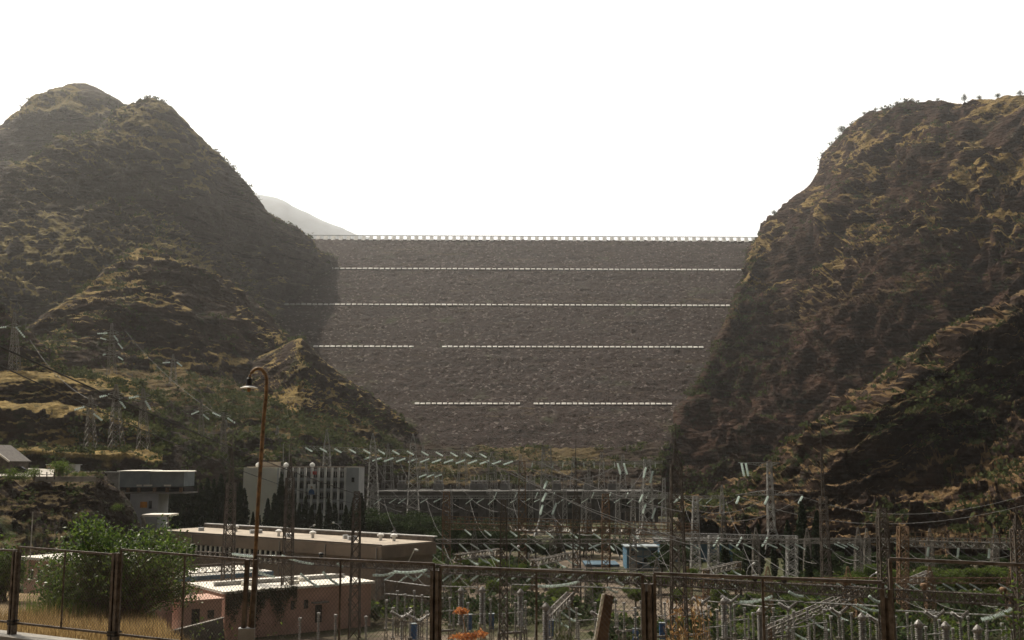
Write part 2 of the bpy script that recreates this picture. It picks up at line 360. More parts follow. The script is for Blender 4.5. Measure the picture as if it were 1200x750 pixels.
def rocky(big, wl, strata, swl, sdir, small, seed=0, crag=0.0, cwl=30, gdir=None, fr=0.0, fw=9.0):
    sdir = np.array(sdir, float); sdir /= np.linalg.norm(sdir)
    def f(P, N):
        d = big * fbm(P, wl, 4, seed, 0.45, ridged=True)
        w = fbm(P, swl * 7, 4, seed + 20) * swl * 1.0
        q = ((P @ sdir) + w) / swl
        def ledge(q, sd):                       # beds of uneven thickness that stand out or weather back
            i = np.floor(q); fr = q - i; z = np.zeros_like(i, dtype=np.int64)
            h0 = _h(i.astype(np.int64), z, z, seed + sd); h1 = _h(i.astype(np.int64) + 1, z, z, seed + sd)
            e = np.clip((fr - 0.78) / 0.22, 0, 1); e = e * e * (3 - 2 * e)
            return h0 * (1 - e) + h1 * e - 0.5
        q2 = q * 2.9 + 0.35 * fbm(P, swl * 2, 3, seed + 31)
        m = np.clip(0.55 + 1.5 * fbm(P, swl * 8, 3, seed + 40), 0.05, 1)
        iso = fbm(P, swl * 2.2, 5, seed + 95, 0.6, ridged=True) * small * 1.3
        d = d + iso + strata * m * (2.2 * ledge(q, 0) + 1.0 * ledge(q2, 7)) + small * fbm(P, swl * 0.9, 5, seed + 60, 0.58)
        if crag:                                 # gullies and buttresses that run down the slope
            Q = P * np.array([1, 1, 0.22]); g1 = np.array(gdir if gdir else (0, 0, 0)); Q = Q + P[:, 2:3] * g1[None, :]
            d = d + crag * fbm(Q, cwl, 4, seed + 80, 0.5, ridged=True)
        if fr:
            ax = np.array([1.0, 0, 0]) - sdir * sdir[0]; ax /= np.linalg.norm(ax); ay = np.cross(sdir, ax)
            W_ = P + 1.2 * np.stack([fbm(P, fw * 1.5, 2, seed + 111), fbm(P, fw * 1.5, 2, seed + 112), fbm(P, fw * 1.5, 2, seed + 113)], 1) * fw * 0.25
            Q = np.stack([W_ @ ax / (fw * 1.5), W_ @ ay / (fw * 1.2), W_ @ sdir / (fw * 0.5)], 1)
            mk = np.clip(0.65 + 1.3 * fbm(P, fw * 7, 3, seed + 120), 0.12, 1.15)
            d = d + mk * (fr * fract(Q, seed + 130) + fr * 0.5 * fract(Q * 2.3 + 7.7, seed + 140))
        return N * d[:, None]
    return f
# ------------------------------------------------------------------ terrain
def P3(lst): return [pt(*a) for a in lst]
def G3(lst, z=GZ - 4): return [gp(a, b, z) for a, b in lst]
g = MB(); g.face([(-4300, -400, GZ), (4300, -400, GZ), (4300, 6200, GZ), (-4300, 6200, GZ)])
struct(g.build('ground', M_ground))
# dam ---------------------------------------------------------------
CREST_Z, CREST_Y = pt(600, 281, 1300).z, 1300.0
def dam_y(t): return CREST_Y - 2.2 * t
berm_t = []
for py in (317, 359, 408, 474.5):
    lo, hi = 0, 300
    for _ in range(40):
        m = (lo + hi) / 2; y = dam_y(m); z = CREST_Z - m
        if z / y > pt(600, py, 1.0).z: lo = m
        else: hi = m
    berm_t.append(lo)
prof = [(CREST_Y + 60, -60), (CREST_Y + 14, 0), (CREST_Y, 0)]
for t in berm_t: prof += [(dam_y(t) + 4.5, t), (dam_y(t) - 4.5, t)]
tt = CREST_Z - GZ + 6; prof.append((dam_y(tt), tt))
prof[0] = (CREST_Y + 300, 290)
def dam_grid():
    y = []; z = []
    for k in range(len(prof) - 1):
        (y0, t0), (y1, t1) = prof[k], prof[k + 1]
        n = max(3, int(math.hypot(y1 - y0, t1 - t0) / (1.5 if k > 1 else 30)))
        for j in range(n): y.append(y0 + (y1 - y0) * j / n); z.append(CREST_Z - (t0 + (t1 - t0) * j / n))
    y.append(prof[-1][0]); z.append(CREST_Z - prof[-1][1]); y = np.array(y); z = np.array(z)
    x = np.linspace(-460, 420, 760)
    X = np.tile(x, (len(y), 1)); Yg = np.tile(y[:, None], (1, len(x))) + X * 0.02; Z = np.tile(z[:, None], (1, len(x)))
    Pn = np.stack([X, Yg, Z], -1).reshape(-1, 3)
    d = 1.7 * fbm(Pn, 4.5, 3, 3, 0.75) + 1.2 * fbm(Pn, 40, 3, 5) + 0.9 * fbm(Pn * np.array([0.15, 1, 1]), 9, 3, 9)
    d = d * np.min([np.clip((np.abs(Pn[:, 1] - Pn[:, 0] * 0.02 - dam_y(t)) - 4.5) / 7, 0.08, 1) for t in berm_t], axis=0)
    face = (Pn[:, 1] - Pn[:, 0] * 0.02 < CREST_Y - 2) * 1.0
    Pn[:, 2] += d * face * 1.2; Pn[:, 1] -= d * face * 0.5
    nv, nu = X.shape; idx = np.arange(nu * nv).reshape(nv, nu)
    Fq = np.stack([idx[:-1, :-1], idx[1:, :-1], idx[1:, 1:], idx[:-1, 1:]], -1).reshape(-1, 4)
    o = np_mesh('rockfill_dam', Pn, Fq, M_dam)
    tag(o, 'huge brown rockfill dam with berm roads closing the valley between two mountains', 'dam')
dam_grid()
def dam_block(px, t, outward, proto):
    y = dam_y(t) - outward if t > 0 else CREST_Y - outward
    x = (px - 600) / F * (y * cT + (CREST_Z - t) * sT)
    return Vector((x, y + 0.02 * x, CREST_Z - t + (0.7 if t > 0 else 0.1)))
b = MB(); b.hexa([(-2.3, -5.6, -2.6), (2.3, -5.6, -2.6), (2.3, 0.8, -2.6), (-2.3, 0.8, -2.6)], [(-2.2, 0.0, 3.6), (2.2, 0.0, 3.6), (2.2, 0.8, 3.6), (-2.2, 0.8, 3.6)])
p0 = tag(b.build('crest_post', M_white), 'tall white concrete block along the crest road of the dam', 'parapet block', 'white blocks along the dam crest')
px = 374.0; first = True
while px < 891:
    L = dam_block(px, 0, 1.0, None)
    if first: p0.location = L; first = False
    else: dup(p0, L)
    px += 8.8
rb = MB(); rb.bar(dam_block(360, 0, -2.5, 0) + Vector((0, 0, 5.0)), dam_block(900, 0, -2.5, 0) + Vector((0, 0, 5.0)), 0.5, 0.9)
for k in range(60):
    q = dam_block(360 + 9 * k, 0, -2.5, 0); rb.bar(q, q + Vector((0, 0, 4.6)), 0.3)
tag(rb.build('crest_railing', M_greyw), 'pale rail running behind the white blocks on the dam crest', 'railing')
b = MB(); b.hexa([(-1.95, -3.6, -0.8), (1.95, -2.8, -0.8), (1.95, 0.7, -0.8), (-1.95, 0.7, -0.8)], [(-1.9, 0.0, 1.3), (1.9, 0.0, 1.3), (1.9, 0.7, 1.3), (-1.9, 0.7, 1.3)])
pb = None
NB = 0
for t, spans, lab in zip(berm_t, (((389, 870),), ((337, 866),), ((371, 486), (521, 828)), ((489, 612), (628, 790))),
                         ('uppermost', 'second', 'third', 'lowest')):
    for (a, e) in spans:
        px = a
        while px < e:
            L = dam_block(px, t, 4.0, None); label = 'low white parapet block along the %s berm road below the crest of the dam' % lab; gr = 'white blocks on the %s dam berm' % lab
            if pb is None: pb = b.build('parapet_block', M_block); tag(pb, label, 'parapet block', gr); pb.location = L
            else: dup(pb, L, rz=rnd.uniform(-0.03, 0.03), sc=(L.y / 1150 * rnd.uniform(1.08, 1.26), L.y / 1150, L.y / 1150 * rnd.uniform(0.72, 1.0)), label=label, group=gr)
            NB += 1; px += 6.55
# mountains ---------------------------------------------------------
ridge = P3([(-420, 420, 640), (-250, 330, 720), (-100, 258, 780), (0, 200, 820), (60, 168, 850), (110, 150, 880), (140, 122, 900), (170, 108, 905), (200, 121, 915), (240, 156, 935), (262, 180, 955), (285, 207, 975), (312, 240, 1005), (349, 267, 1060), (377, 290, 1120), (397, 309, 1190), (420, 330, 1240)])
m1 = P3([(-420, 440, 600), (-250, 360, 670), (-100, 300, 720), (0, 258, 750), (60, 240, 775), (110, 228, 790), (140, 222, 800), (170, 222, 810), (200, 230, 825), (230, 245, 850), (255, 262, 880), (280, 282, 910), (306, 302, 945), (335, 320, 990), (360, 334, 1050), (380, 345, 1110), (400, 352, 1160)])
m2 = P3([(-420, 470, 540), (-250, 410, 590), (-100, 360, 630), (0, 330, 660), (50, 318, 680), (95, 308, 700), (130, 304, 710), (160, 304, 720), (190, 310, 735), (220, 322, 760), (250, 336, 790), (275, 348, 820), (300, 358, 850), (322, 362, 905), (338, 362, 985), (350, 366, 1020), (370, 372, 1060)])
base = G3([(-420, 450), (-250, 480), (-100, 500), (0, 540), (60, 560), (110, 580), (150, 600), (180, 620), (215, 640), (250, 665), (285, 690), (310, 715), (335, 740), (360, 780), (380, 840), (380, 900), (400, 960)], GZ - 6)
loft('mountain', [ridge, m1, m2, base], 470, 420, M_left, rocky(17, 170, 5.0, 17, (0.42, -0.1, 1), 5.5, 1, crag=9, cwl=60, fr=6.5, fw=13), back=0.55, keep=0.3)
bk = P3([(-300, 290, 1050), (-150, 225, 1080), (0, 150, 1120), (40, 122, 1140), (70, 108, 1150), (95, 101, 1160), (118, 112, 1165), (140, 128, 1170), (170, 150, 1180), (220, 200, 1200)])
bk1 = P3([(-300, 330, 950), (-150, 270, 980), (0, 195, 1010), (40, 170, 1030), (70, 160, 1040), (95, 155, 1050), (118, 160, 1060), (140, 170, 1070), (170, 190, 1080), (220, 230, 1100)])
bkb = G3([(-300, 800), (-150, 820), (0, 850), (40, 860), (70, 870), (95, 880), (118, 890), (140, 900), (170, 920), (220, 950)])
loft('mountain_peak', [bk, bk1, bkb], 240, 200, M_left, rocky(12, 120, 2.5, 15, (0.3, 0.2, 1), 3, 5, fr=4, fw=12), back=0.5, keep=0.3)
fr = P3([(-60, 470, 500), (0, 425, 530), (48, 384, 560), (100, 346, 600), (140, 319, 640), (165, 299, 660), (192, 305, 665), (238, 326, 690), (280, 350, 730), (318, 380, 790), (350, 415, 830)])
fm = P3([(-60, 480, 480), (0, 450, 505), (48, 410, 530), (100, 380, 555), (140, 360, 580), (165, 345, 590), (192, 346, 600), (238, 360, 630), (280, 380, 670), (318, 400, 730), (350, 425, 780)])
fb = P3([(-60, 500, 455), (0, 470, 480), (48, 440, 500), (100, 432, 520), (140, 432, 540), (165, 432, 550), (192, 432, 560), (238, 430, 590), (280, 430, 620), (318, 432, 670), (350, 440, 720)])
fg = G3([(-60, 420), (0, 430), (48, 440), (100, 450), (140, 460), (165, 470), (192, 480), (238, 500), (280, 530), (318, 570), (350, 620)], GZ - 6)
loft('foothill', [fr, fm, fb, fg], 330, 230, M_foot, rocky(7, 70, 2.0, 12, (-0.25, 0.1, 1), 2.4, 11, crag=3, cwl=40, fr=3.2, fw=8), back=0.35, keep=0.4)
# green slope with the small banded hill
h0 = P3([(40, 449, 480), (100, 434, 520), (160, 432, 570), (220, 431, 620), (262, 434, 660), (300, 440, 680), (328, 446, 690), (350, 450, 695), (366, 454, 700), (384, 462, 700), (412, 478, 705), (442, 494, 705), (472, 508, 710), (505, 542, 715)])
h1 = P3([(40, 462, 450), (100, 453, 470), (160, 453, 500), (220, 453, 530), (262, 458, 560), (296, 464, 580), (322, 468, 590), (350, 470, 600), (366, 474, 610), (384, 480, 620), (412, 494, 635), (442, 508, 655), (472, 520, 675), (505, 547, 690)])
h2 = P3([(40, 478, 425), (100, 478, 430), (160, 478, 440), (220, 478, 460), (262, 480, 485), (294, 482, 505), (322, 484, 520), (350, 486, 530), (366, 490, 540), (384, 496, 552), (412, 506, 575), (442, 517, 610), (472, 528, 640), (505, 550, 665)])
h3 = P3([(40, 520, 400), (100, 514, 400), (160, 512, 410), (220, 508, 430), (262, 506, 450), (300, 504, 465), (328, 506, 475), (350, 508, 480), (368, 512, 490), (392, 520, 510), (420, 528, 540), (450, 534, 580), (478, 540, 620), (508, 550, 655)])
h4 = P3([(40, 545, 350), (100, 545, 350), (160, 545, 360), (220, 545, 375), (262, 545, 390), (300, 545, 405), (328, 545, 415), (350, 545, 425), (368, 547, 435), (392, 548, 455), (425, 550, 490), (460, 550, 540), (490, 550, 590), (520, 555, 640)])
h5 = G3([(40, 335), (100, 335), (160, 345), (220, 360), (262, 375), (300, 390), (328, 400), (350, 410), (368, 420), (392, 440), (425, 475), (460, 520), (490, 570), (520, 620)], GZ - 5)
loft('hillside', [h0, h1, h2, h3, h4, h5], 420, 260, M_green, rocky(3, 45, 2.2, 9, (-0.45, 0.1, 1), 1.8, 15, crag=1.8, cwl=26, fr=1.6, fw=6), back=0.3, keep=0.2)
g0_ = P3([(225, 452, 690), (262, 438, 660), (300, 419, 630), (326, 407, 612), (350, 396, 600), (361, 402, 608), (384, 424, 636), (410, 444, 660), (436, 463, 680), (464, 484, 695), (488, 503, 705)])
g1_ = P3([(225, 474, 620), (262, 468, 590), (300, 462, 565), (328, 458, 548), (352, 454, 540), (368, 458, 556), (392, 470, 592), (416, 482, 620), (440, 493, 642), (466, 506, 665), (490, 517, 682)])
g2_ = P3([(225, 500, 540), (262, 504, 520), (300, 506, 500), (330, 508, 488), (356, 508, 484), (376, 511, 502), (398, 515, 540), (420, 520, 572), (444, 526, 602), (468, 532, 632), (492, 540, 660)])
g3_ = G3([(225, 420), (262, 415), (300, 410), (330, 408), (356, 410), (376, 430), (398, 470), (420, 505), (444, 540), (468, 580), (492, 620)], GZ - 6)
loft('hill', [g0_, g1_, g2_, g3_], 330, 260, M_foot, rocky(2, 40, 2.6, 9, (-0.5, 0.15, 1), 1.2, 17, crag=1.2, cwl=24, fr=2.8, fw=7), back=0.2, keep=0.15)
# left terraces below the knoll
cols = [-140, -60, 0, 40, 75, 105, 150, 190]
def trow(pys, Y): return P3([(c, p, Y + 0.12 * c) for c, p in zip(cols, pys)])
rows = [trow([345, 330, 356, 395, 440, 446, 452, 470], 395), trow([400, 395, 400, 425, 446, 449, 458, 475], 385), trow([440, 440, 440, 442, 448, 452, 462, 482], 378), trow([446, 446, 447, 448, 452, 456, 468, 490], 355), trow([470, 472, 474, 476, 478, 482, 494, 510], 350),
        trow([477, 478, 480, 481, 484, 490, 505, 518], 322), trow([528, 528, 528, 528, 530, 531, 532, 534], 316), trow([534, 534, 534, 534, 535, 536, 537, 540], 290)]
lastr = [Vector((p.x * 0.97, p.y * 0.97, GZ - 5)) for p in rows[-1]]
loft('terraced_hill', rows + [lastr], 220, 230, M_foot, rocky(1.6, 25, 0.8, 6, (-0.2, 0.1, 1), 1.0, 21, crag=0.8, cwl=12, fr=1.0, fw=4), vlin=True, back=0.25)
# plateau bank with the parking road
pc = [-130, -60, 0, 50, 90, 112, 124, 150, 180]
def prow(pys, Ys): return P3(list(zip(pc, pys, Ys)))
pl = [prow([551, 551, 551, 551.5, 552, 553, 556, 585, 640], [270, 268, 266, 264, 262, 260, 258, 250, 245]),
      prow([563, 563, 563, 564, 564, 563, 568, 592, 642], [200, 204, 208, 214, 220, 226, 232, 236, 238]),
      prow([600, 598, 596, 594, 592, 588, 590, 602, 646], [186, 192, 198, 206, 214, 221, 228, 233, 236]),
      G3([(-130, 150), (-60, 158), (0, 166), (50, 176), (90, 188), (120, 200), (140, 212), (165, 222), (185, 232)], GZ - 3)]
loft('earth_bank', pl, 220, 160, M_bank, rocky(0.7, 14, 0.35, 4, (0.1, 0, 1), 0.5, 25, crag=1.2, cwl=9, fr=.9, fw=2.6), vlin=True, back=0.12)
# right mountain
rr = P3([(745, 545, 600), (765, 518, 625), (780, 496, 665), (800, 465, 720), (818, 430, 780), (838, 395, 850), (855, 355, 920), (868, 322, 990), (876, 302, 1050), (888, 284, 1110), (905, 256, 1120), (930, 230, 1115), (950, 210, 1105), (958, 188, 1090), (972, 168, 1075), (990, 148, 1060), (1010, 136, 1040), (1050, 124, 1000), (1100, 119, 960), (1150, 113, 920), (1200, 109, 880), (1290, 95, 820), (1450, 80, 760)])
N_ = len(rr)
ra_px = np.interp(np.arange(N_), [0, 4, 9, 14, 18, N_ - 1], [770, 840, 915, 985, 1080, 1440]); ra_py = np.interp(np.arange(N_), [0, 4, 9, 14, 18, N_ - 1], [552, 462, 352, 258, 225, 200]); ra_Y = np.interp(np.arange(N_), [0, 4, 9, 14, 18, N_ - 1], [560, 700, 900, 880, 800, 640])
rb_px = np.interp(np.arange(N_), [0, 4, 9, 14, 18, N_ - 1], [778, 850, 940, 1015, 1100, 1440]); rb_py = np.interp(np.arange(N_), [0, 4, 9, 14, 18, N_ - 1], [565, 520, 445, 395, 365, 345]); rb_Y = np.interp(np.arange(N_), [0, 4, 9, 14, 18, N_ - 1], [530, 590, 670, 680, 640, 540])
rc_px = np.interp(np.arange(N_), [0, 4, 9, 14, 18, N_ - 1], [785, 835, 900, 980, 1080, 1440]); rc_Y = np.interp(np.arange(N_), [0, 4, 9, 14, 18, N_ - 1], [505, 500, 490, 480, 460, 420])
loft('mountain_right', [rr, P3(zip(ra_px, ra_py, ra_Y)), P3(zip(rb_px, rb_py, rb_Y)), G3(zip(rc_px, rc_Y), GZ - 8)], 540, 560, M_right,
     rocky(24, 120, 5.0, 15, (-0.62, 0.25, 1), 3.5, 33, crag=17, cwl=60, fr=9.5, fw=12), back=0.35, keep=0.22)
# nearer right spur
sr = P3([(800, 612, 350), (850, 602, 370), (890, 572, 385), (930, 536, 400), (965, 508, 415), (1000, 478, 425), (1040, 452, 435), (1080, 434, 440), (1120, 412, 440), (1160, 388, 435), (1200, 364, 430), (1270, 320, 415), (1400, 250, 390)])
sm = P3([(868, 642, 316), (905, 614, 328), (940, 584, 338), (968, 555, 346), (990, 530, 354), (1020, 502, 362), (1055, 474, 370), (1090, 450, 377), (1128, 426, 384), (1165, 400, 388), (1205, 376, 390), (1275, 332, 380), (1400, 258, 360)])
sm2 = P3([(880, 652, 306), (922, 636, 312), (960, 614, 320), (988, 594, 327), (1010, 580, 335), (1040, 562, 343), (1075, 545, 350), (1108, 530, 355), (1145, 518, 359), (1180, 506, 361), (1220, 494, 360), (1290, 470, 350), (1420, 430, 330)])
sb = G3([(835, 305), (890, 300), (940, 296), (985, 293), (1025, 290), (1060, 287), (1100, 284), (1140, 280), (1180, 275), (1220, 268), (1260, 260), (1330, 248), (1450, 230)], GZ - 5)
loft('rocky_spur', [sr, sm, sm2, sb], 430, 360, M_spur, rocky(7, 55, 3.0, 8, (-0.35, 0.2, 1), 1.6, 44, crag=6, cwl=22, fr=5.0, fw=6), vlin=True, back=0.25, keep=0.5)
# pale far ridge behind the dam
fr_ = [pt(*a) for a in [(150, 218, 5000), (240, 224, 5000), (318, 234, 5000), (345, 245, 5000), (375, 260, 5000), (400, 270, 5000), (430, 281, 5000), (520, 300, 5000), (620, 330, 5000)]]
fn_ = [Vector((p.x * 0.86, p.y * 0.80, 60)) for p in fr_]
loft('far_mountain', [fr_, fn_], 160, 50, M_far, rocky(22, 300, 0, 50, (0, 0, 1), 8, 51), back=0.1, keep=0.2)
# stepped ground between the dam toe and the powerhouse deck
ec = [395, 440, 500, 560, 620, 680, 740, 775]
def erow(pys, Y): return P3([(c, p, Y) for c, p in zip(ec, pys)])
er = [erow([520, 522, 524, 526, 528, 528, 526, 520], 648), erow([534, 536, 538, 540, 541, 541, 540, 538], 628), erow([546, 547, 549, 550, 551, 552, 552, 550], 600), erow([550, 551, 553, 554, 556, 557, 557, 556], 575), erow([562, 564, 566, 567, 568, 568, 568, 566], 565), erow([565, 568, 569, 570, 571, 571, 571, 570], 545)]
er.append([Vector((p.x, p.y - 4, GZ - 4)) for p in er[-1]])
loft('embankment', er, 260, 120, M_bank, rocky(1.5, 40, 0.6, 6, (0, 0, 1), 1.3, 61, crag=1.2, cwl=15, fr=1.4, fw=5), vlin=True, back=0.1)
# near hillside and the concrete footing of the fence
FX0, FY0, FBX, FBY = -10.1, 21.8, 2.97, -1.672
fl = math.hypot(FBX, FBY); FD = Vector((FBX / fl, FBY / fl, 0)); FN = Vector((-FD.y, FD.x, 0))
if FN.y < 0: FN = -FN
BASEZ = -3.42
def near_z(x, y):
    r = Vector((x - FX0, y - FY0, 0)); s_ = r.dot(FN); t_ = r.dot(FD)
    if s_ < 0: return BASEZ - 0.25
    w = max(0.0, min(1.0, (0.4 - x - 0.30 * y) / 2.2)); w = w * w * (3 - 2 * w)
    led = 0.6 + 7.0 * w; n = float(vnoise(np.array([[x * 0.45, y * 0.45, 3.1]]))[0]) * 0.10
    if s_ < led: return BASEZ - 0.05 - 0.055 * s_ + n * min(1, s_)
    e = s_ - led
    return BASEZ - 0.05 - 0.055 * led + n - (0.75 * e if e > 3 else 0.125 * e * e + 0.375 * e * (e / 3))
nx = np.concatenate([np.linspace(-60, -20, 22)[:-1], np.linspace(-20, 16, 100)[:-1], np.linspace(16, 60, 22)]); ny = np.concatenate([np.linspace(-14, 8, 12)[:-1], np.linspace(8, 40, 90)[:-1], np.linspace(40, 90, 26)])
V = np.array([[x, y, max(GZ - 1, near_z(x, y))] for y in ny for x in nx]); nu, nv = len(nx), len(ny); idx = np.arange(nu * nv).reshape(nv, nu)
struct(np_mesh('slope', V, np.stack([idx[:-1, :-1], idx[:-1, 1:], idx[1:, 1:], idx[1:, :-1]], -1).reshape(-1, 4), M_slope, True))
# haze: one closed box of even air round everything
hz = MB(); hz.box((0, 2900, GZ - 1.5 - 8), 9000, 6800, 1330 - GZ + 9)
hzo = struct(hz.build('haze', M_conc), 'stuff')
hm = bpy.data.materials.new('haze_air'); hm.use_nodes = True; ht = hm.node_tree
ht.nodes.remove(ht.nodes['Principled BSDF'])
pv = ht.nodes.new('ShaderNodeVolumePrincipled'); pv.inputs['Color'].default_value = (1.0, 0.98, 0.95, 1); pv.inputs['Density'].default_value = 0.000085; pv.inputs['Anisotropy'].default_value = 0.8
ht.links.new(pv.outputs[0], ht.nodes['Material Output'].inputs['Volume']); hzo.data.materials.clear(); hzo.data.materials.append(hm)
#PART2
# ------------------------------------------------------------------ trees and plants
def leaf_quads(C, size, jit, rs, flat=0.0, elong=1.4):
    n = len(C); a = rs.normal(size=(n, 3)); a[:, 2] *= (1 - flat); a /= np.linalg.norm(a, axis=1, keepdims=True)
    b = np.cross(a, rs.normal(size=(n, 3))); b /= np.linalg.norm(b, axis=1, keepdims=True)
    sz = size * (1 + jit * (rs.random(n) - 0.5))[:, None]
    V = np.stack([C - a * sz * elong, C - b * sz * 0.55, C + a * sz * elong, C + b * sz * 0.55], 1).reshape(-1, 3)
    return V, np.arange(n * 4).reshape(-1, 4)
def crown_obj(name, C, size, mat, parent, rs, jit=0.8, elong=1.3):
    V, Fq = leaf_quads(C, size, jit, rs, elong=elong); o = np_mesh(name, V, Fq, mat); o.parent = parent; return o
def cypress(seed, label, group):             # unit: about 1 m high, scaled in place
    rs = np.random.default_rng(seed); t = empty('cypress_tree', Vector((0, 0, 0))); tag(t, label, 'tree', group)
    m = MB(); m.tube([(0, 0, -0.03), (0.003, 0, 0.3), (0, 0.003, 0.8)], 0.014, 6, 0.004); m.build('trunk', M_bark, t)
    n = 2600; z = rs.random(n) ** 0.85; an = rs.random(n) * 6.283
    prof_ = np.interp(z, [0, 0.06, 0.25, 0.55, 0.8, 0.93, 1], [0.045, 0.085, 0.108, 0.092, 0.055, 0.026, 0.004])
    lob = 1 + 0.28 * np.sin(an * 3 + z * 19 + seed) * np.sin(z * 31 + seed * 2) + 0.12 * rs.normal(size=n)
    r = prof_ * lob * np.sqrt(0.35 + 0.65 * rs.random(n))
    C = np.stack([r * np.cos(an) + 0.01 * np.sin(z * 9 + seed), r * np.sin(an), 0.02 + z * 0.97], 1)
    crown_obj('crown', C, 0.020, L_cyp, t, rs); return t
def round_tree(seed, label, group, mat, squash=1.0, name='leafy_tree'):
    rs = np.random.default_rng(seed); t = empty(name, Vector((0, 0, 0))); tag(t, label, 'tree', group)
    m = MB(); m.tube([(0, 0, -0.04), (0.01, 0, 0.18), (-0.005, 0.01, 0.4)], 0.028, 7, 0.018)
    cl = []
    for k in range(13):
        an = rs.random() * 6.283; rr_ = 0.26 * math.sqrt(rs.random()); z = 0.34 + 0.5 * rs.random()
        c = np.array([rr_ * math.cos(an), rr_ * math.sin(an), z]); cl.append((c, 0.12 + 0.1 * rs.random()))
        m.tube([(0, 0, 0.28 + 0.1 * rs.random()), tuple(c * 0.6 + np.array([0, 0, 0.14])), tuple(c)], 0.012, 5, 0.004)
    m.build('trunk', M_bark, t); pts_ = []
    for c, r in cl:
        n = int(3600 * (r / 0.2) ** 2); d = rs.normal(size=(n, 3)); d /= np.linalg.norm(d, axis=1, keepdims=True)
        d *= (r * (0.55 + 0.5 * rs.random(n) ** 0.6))[:, None]; d[:, 2] *= 0.8 * squash
        d *= (1 + 0.35 * vnoise((c + d) * 16, seed))[:, None]; pts_.append(c + d)
    C = np.concatenate(pts_); C = C[vnoise(C * 13, seed + 5) > -0.32]
    if len(C) > 9000: C = C[rs.permutation(len(C))[:9000]]
    crown_obj('crown', C, 0.016, mat, t, rs); return t
def shrub(seed, label, cat, group, mat, name='shrub', n=900, leaf=0.035):
    rs = np.random.default_rng(seed); t = empty(name, Vector((0, 0, 0))); tag(t, label, cat, group)
    m = MB(); P_ = []
    for k in range(9):
        an = rs.random() * 6.283; r = 0.42 * rs.random(); tip = np.array([r * math.cos(an), r * math.sin(an), 0.45 + 0.5 * rs.random()])
        m.tube([(0, 0, -0.05), tuple(tip * np.array([.5, .5, .6])), tuple(tip)], 0.018, 4, 0.006)
        q = rs.normal(size=(n // 9, 3)) * np.array([.17, .17, .15]) + tip * np.array([1, 1, 0.8]); P_.append(q)
    m.build('stem', M_bark, t); C = np.concatenate(P_); C = C[C[:, 2] > -0.02]
    crown_obj('foliage', C, leaf, mat, t, rs); return t
for c_ in ():
    pass
class Stand:
    """places copies of a few prototypes; the prototypes themselves stand first"""
    def __init__(s, protos): s.p = protos; s.used = [False] * len(protos); s.i = 0
    def put(s, loc, h, label, group=None, w=None, rz=None):
        k = s.i % len(s.p); s.i += 1; o = s.p[k]; w = w or h; rz = rnd.random() * 6.28 if rz is None else rz
        if not s.used[k]:
            s.used[k] = True; o.location = loc; o.rotation_euler = (0, 0, rz); o.scale = (w, w, h); o['label'] = label
            if group: o['group'] = group
            elif 'group' in o: del o['group']
            return o
        c = dup(o, loc, rz, (w, w, h), label, group)
        if not group and 'group' in c: del c['group']
        return c
CY = Stand([cypress(11 + k, '', 'g') for k in range(4)])
RT = Stand([round_tree(21 + k, '', 'g', L_tree) for k in range(4)])
BT = Stand([round_tree(31 + k, '', 'g', L_brt, 0.9, 'bushy_tree') for k in range(3)])
SH = Stand([shrub(41 + k, '', 'shrub', 'g', L_brt) for k in range(3)])
SK = Stand([shrub(51 + k, '', 'shrub', 'g', L_scrub, 'hill_bush') for k in range(3)])
def up_h(py, Y, z0=GZ): return pt(600, py, Y).z - z0
gcy = 'cypresses before the office block'
for px, top, Y in [(68, 608, 300), (170, 578, 300), (177, 572, 306), (185, 570, 300), (192, 568, 305), (200, 574, 298), (208, 570, 306), (216, 562, 300), (224, 558, 304), (232, 566, 298), (240, 560, 306), (248, 562, 300), (256, 556, 303), (264, 560, 308), (272, 566, 300), (279, 566, 306), (284, 572, 303),
                   (295, 600, 310), (303, 604, 300), (312, 584, 305), (320, 578, 300), (327, 556, 306), (334, 582, 312), (341, 570, 305), (349, 590, 312), (356, 582, 304), (364, 592, 312), (373, 590, 304), (384, 584, 308), (392, 590, 312), (404, 592, 302), (412, 586, 308), (422, 578, 305)]:
    CY.put(gp(px, Y), up_h(top, Y), 'dark columnar cypress in the dense row before the tall white office block', gcy, w=up_h(top, Y) * rnd.uniform(0.75, 1.0) * 0.9)
for px, top, Y, lab in [(851, 626, 240, 'short dark cypress below the reddish slope, leftmost of the slim trees there'), (878, 617, 236, 'dark pointed cypress left of the pale portal, second slim tree from the left'), (890, 614, 250, 'very thin dark cypress close behind a pylon leg below the slope'), (908, 634, 246, 'small thin cypress low between two tall ones below the slope'),
                        (925, 610, 238, 'slim dark cypress at the right post of the pale portal'), (942, 588, 236, 'tallest dark cypress of the pair below the rocky spur'), (960, 598, 240, 'second tall dark cypress right of the tallest one below the rocky spur'), (948, 640, 228, 'low dark cypress at the foot of the tallest pair'), (972, 640, 232, 'dark short cypress rightmost of the slim trees below the spur')]:
    h = up_h(top, Y); CY.put(gp(px, Y), h, lab, None, w=h * (0.95 if h < 14 else 0.85))
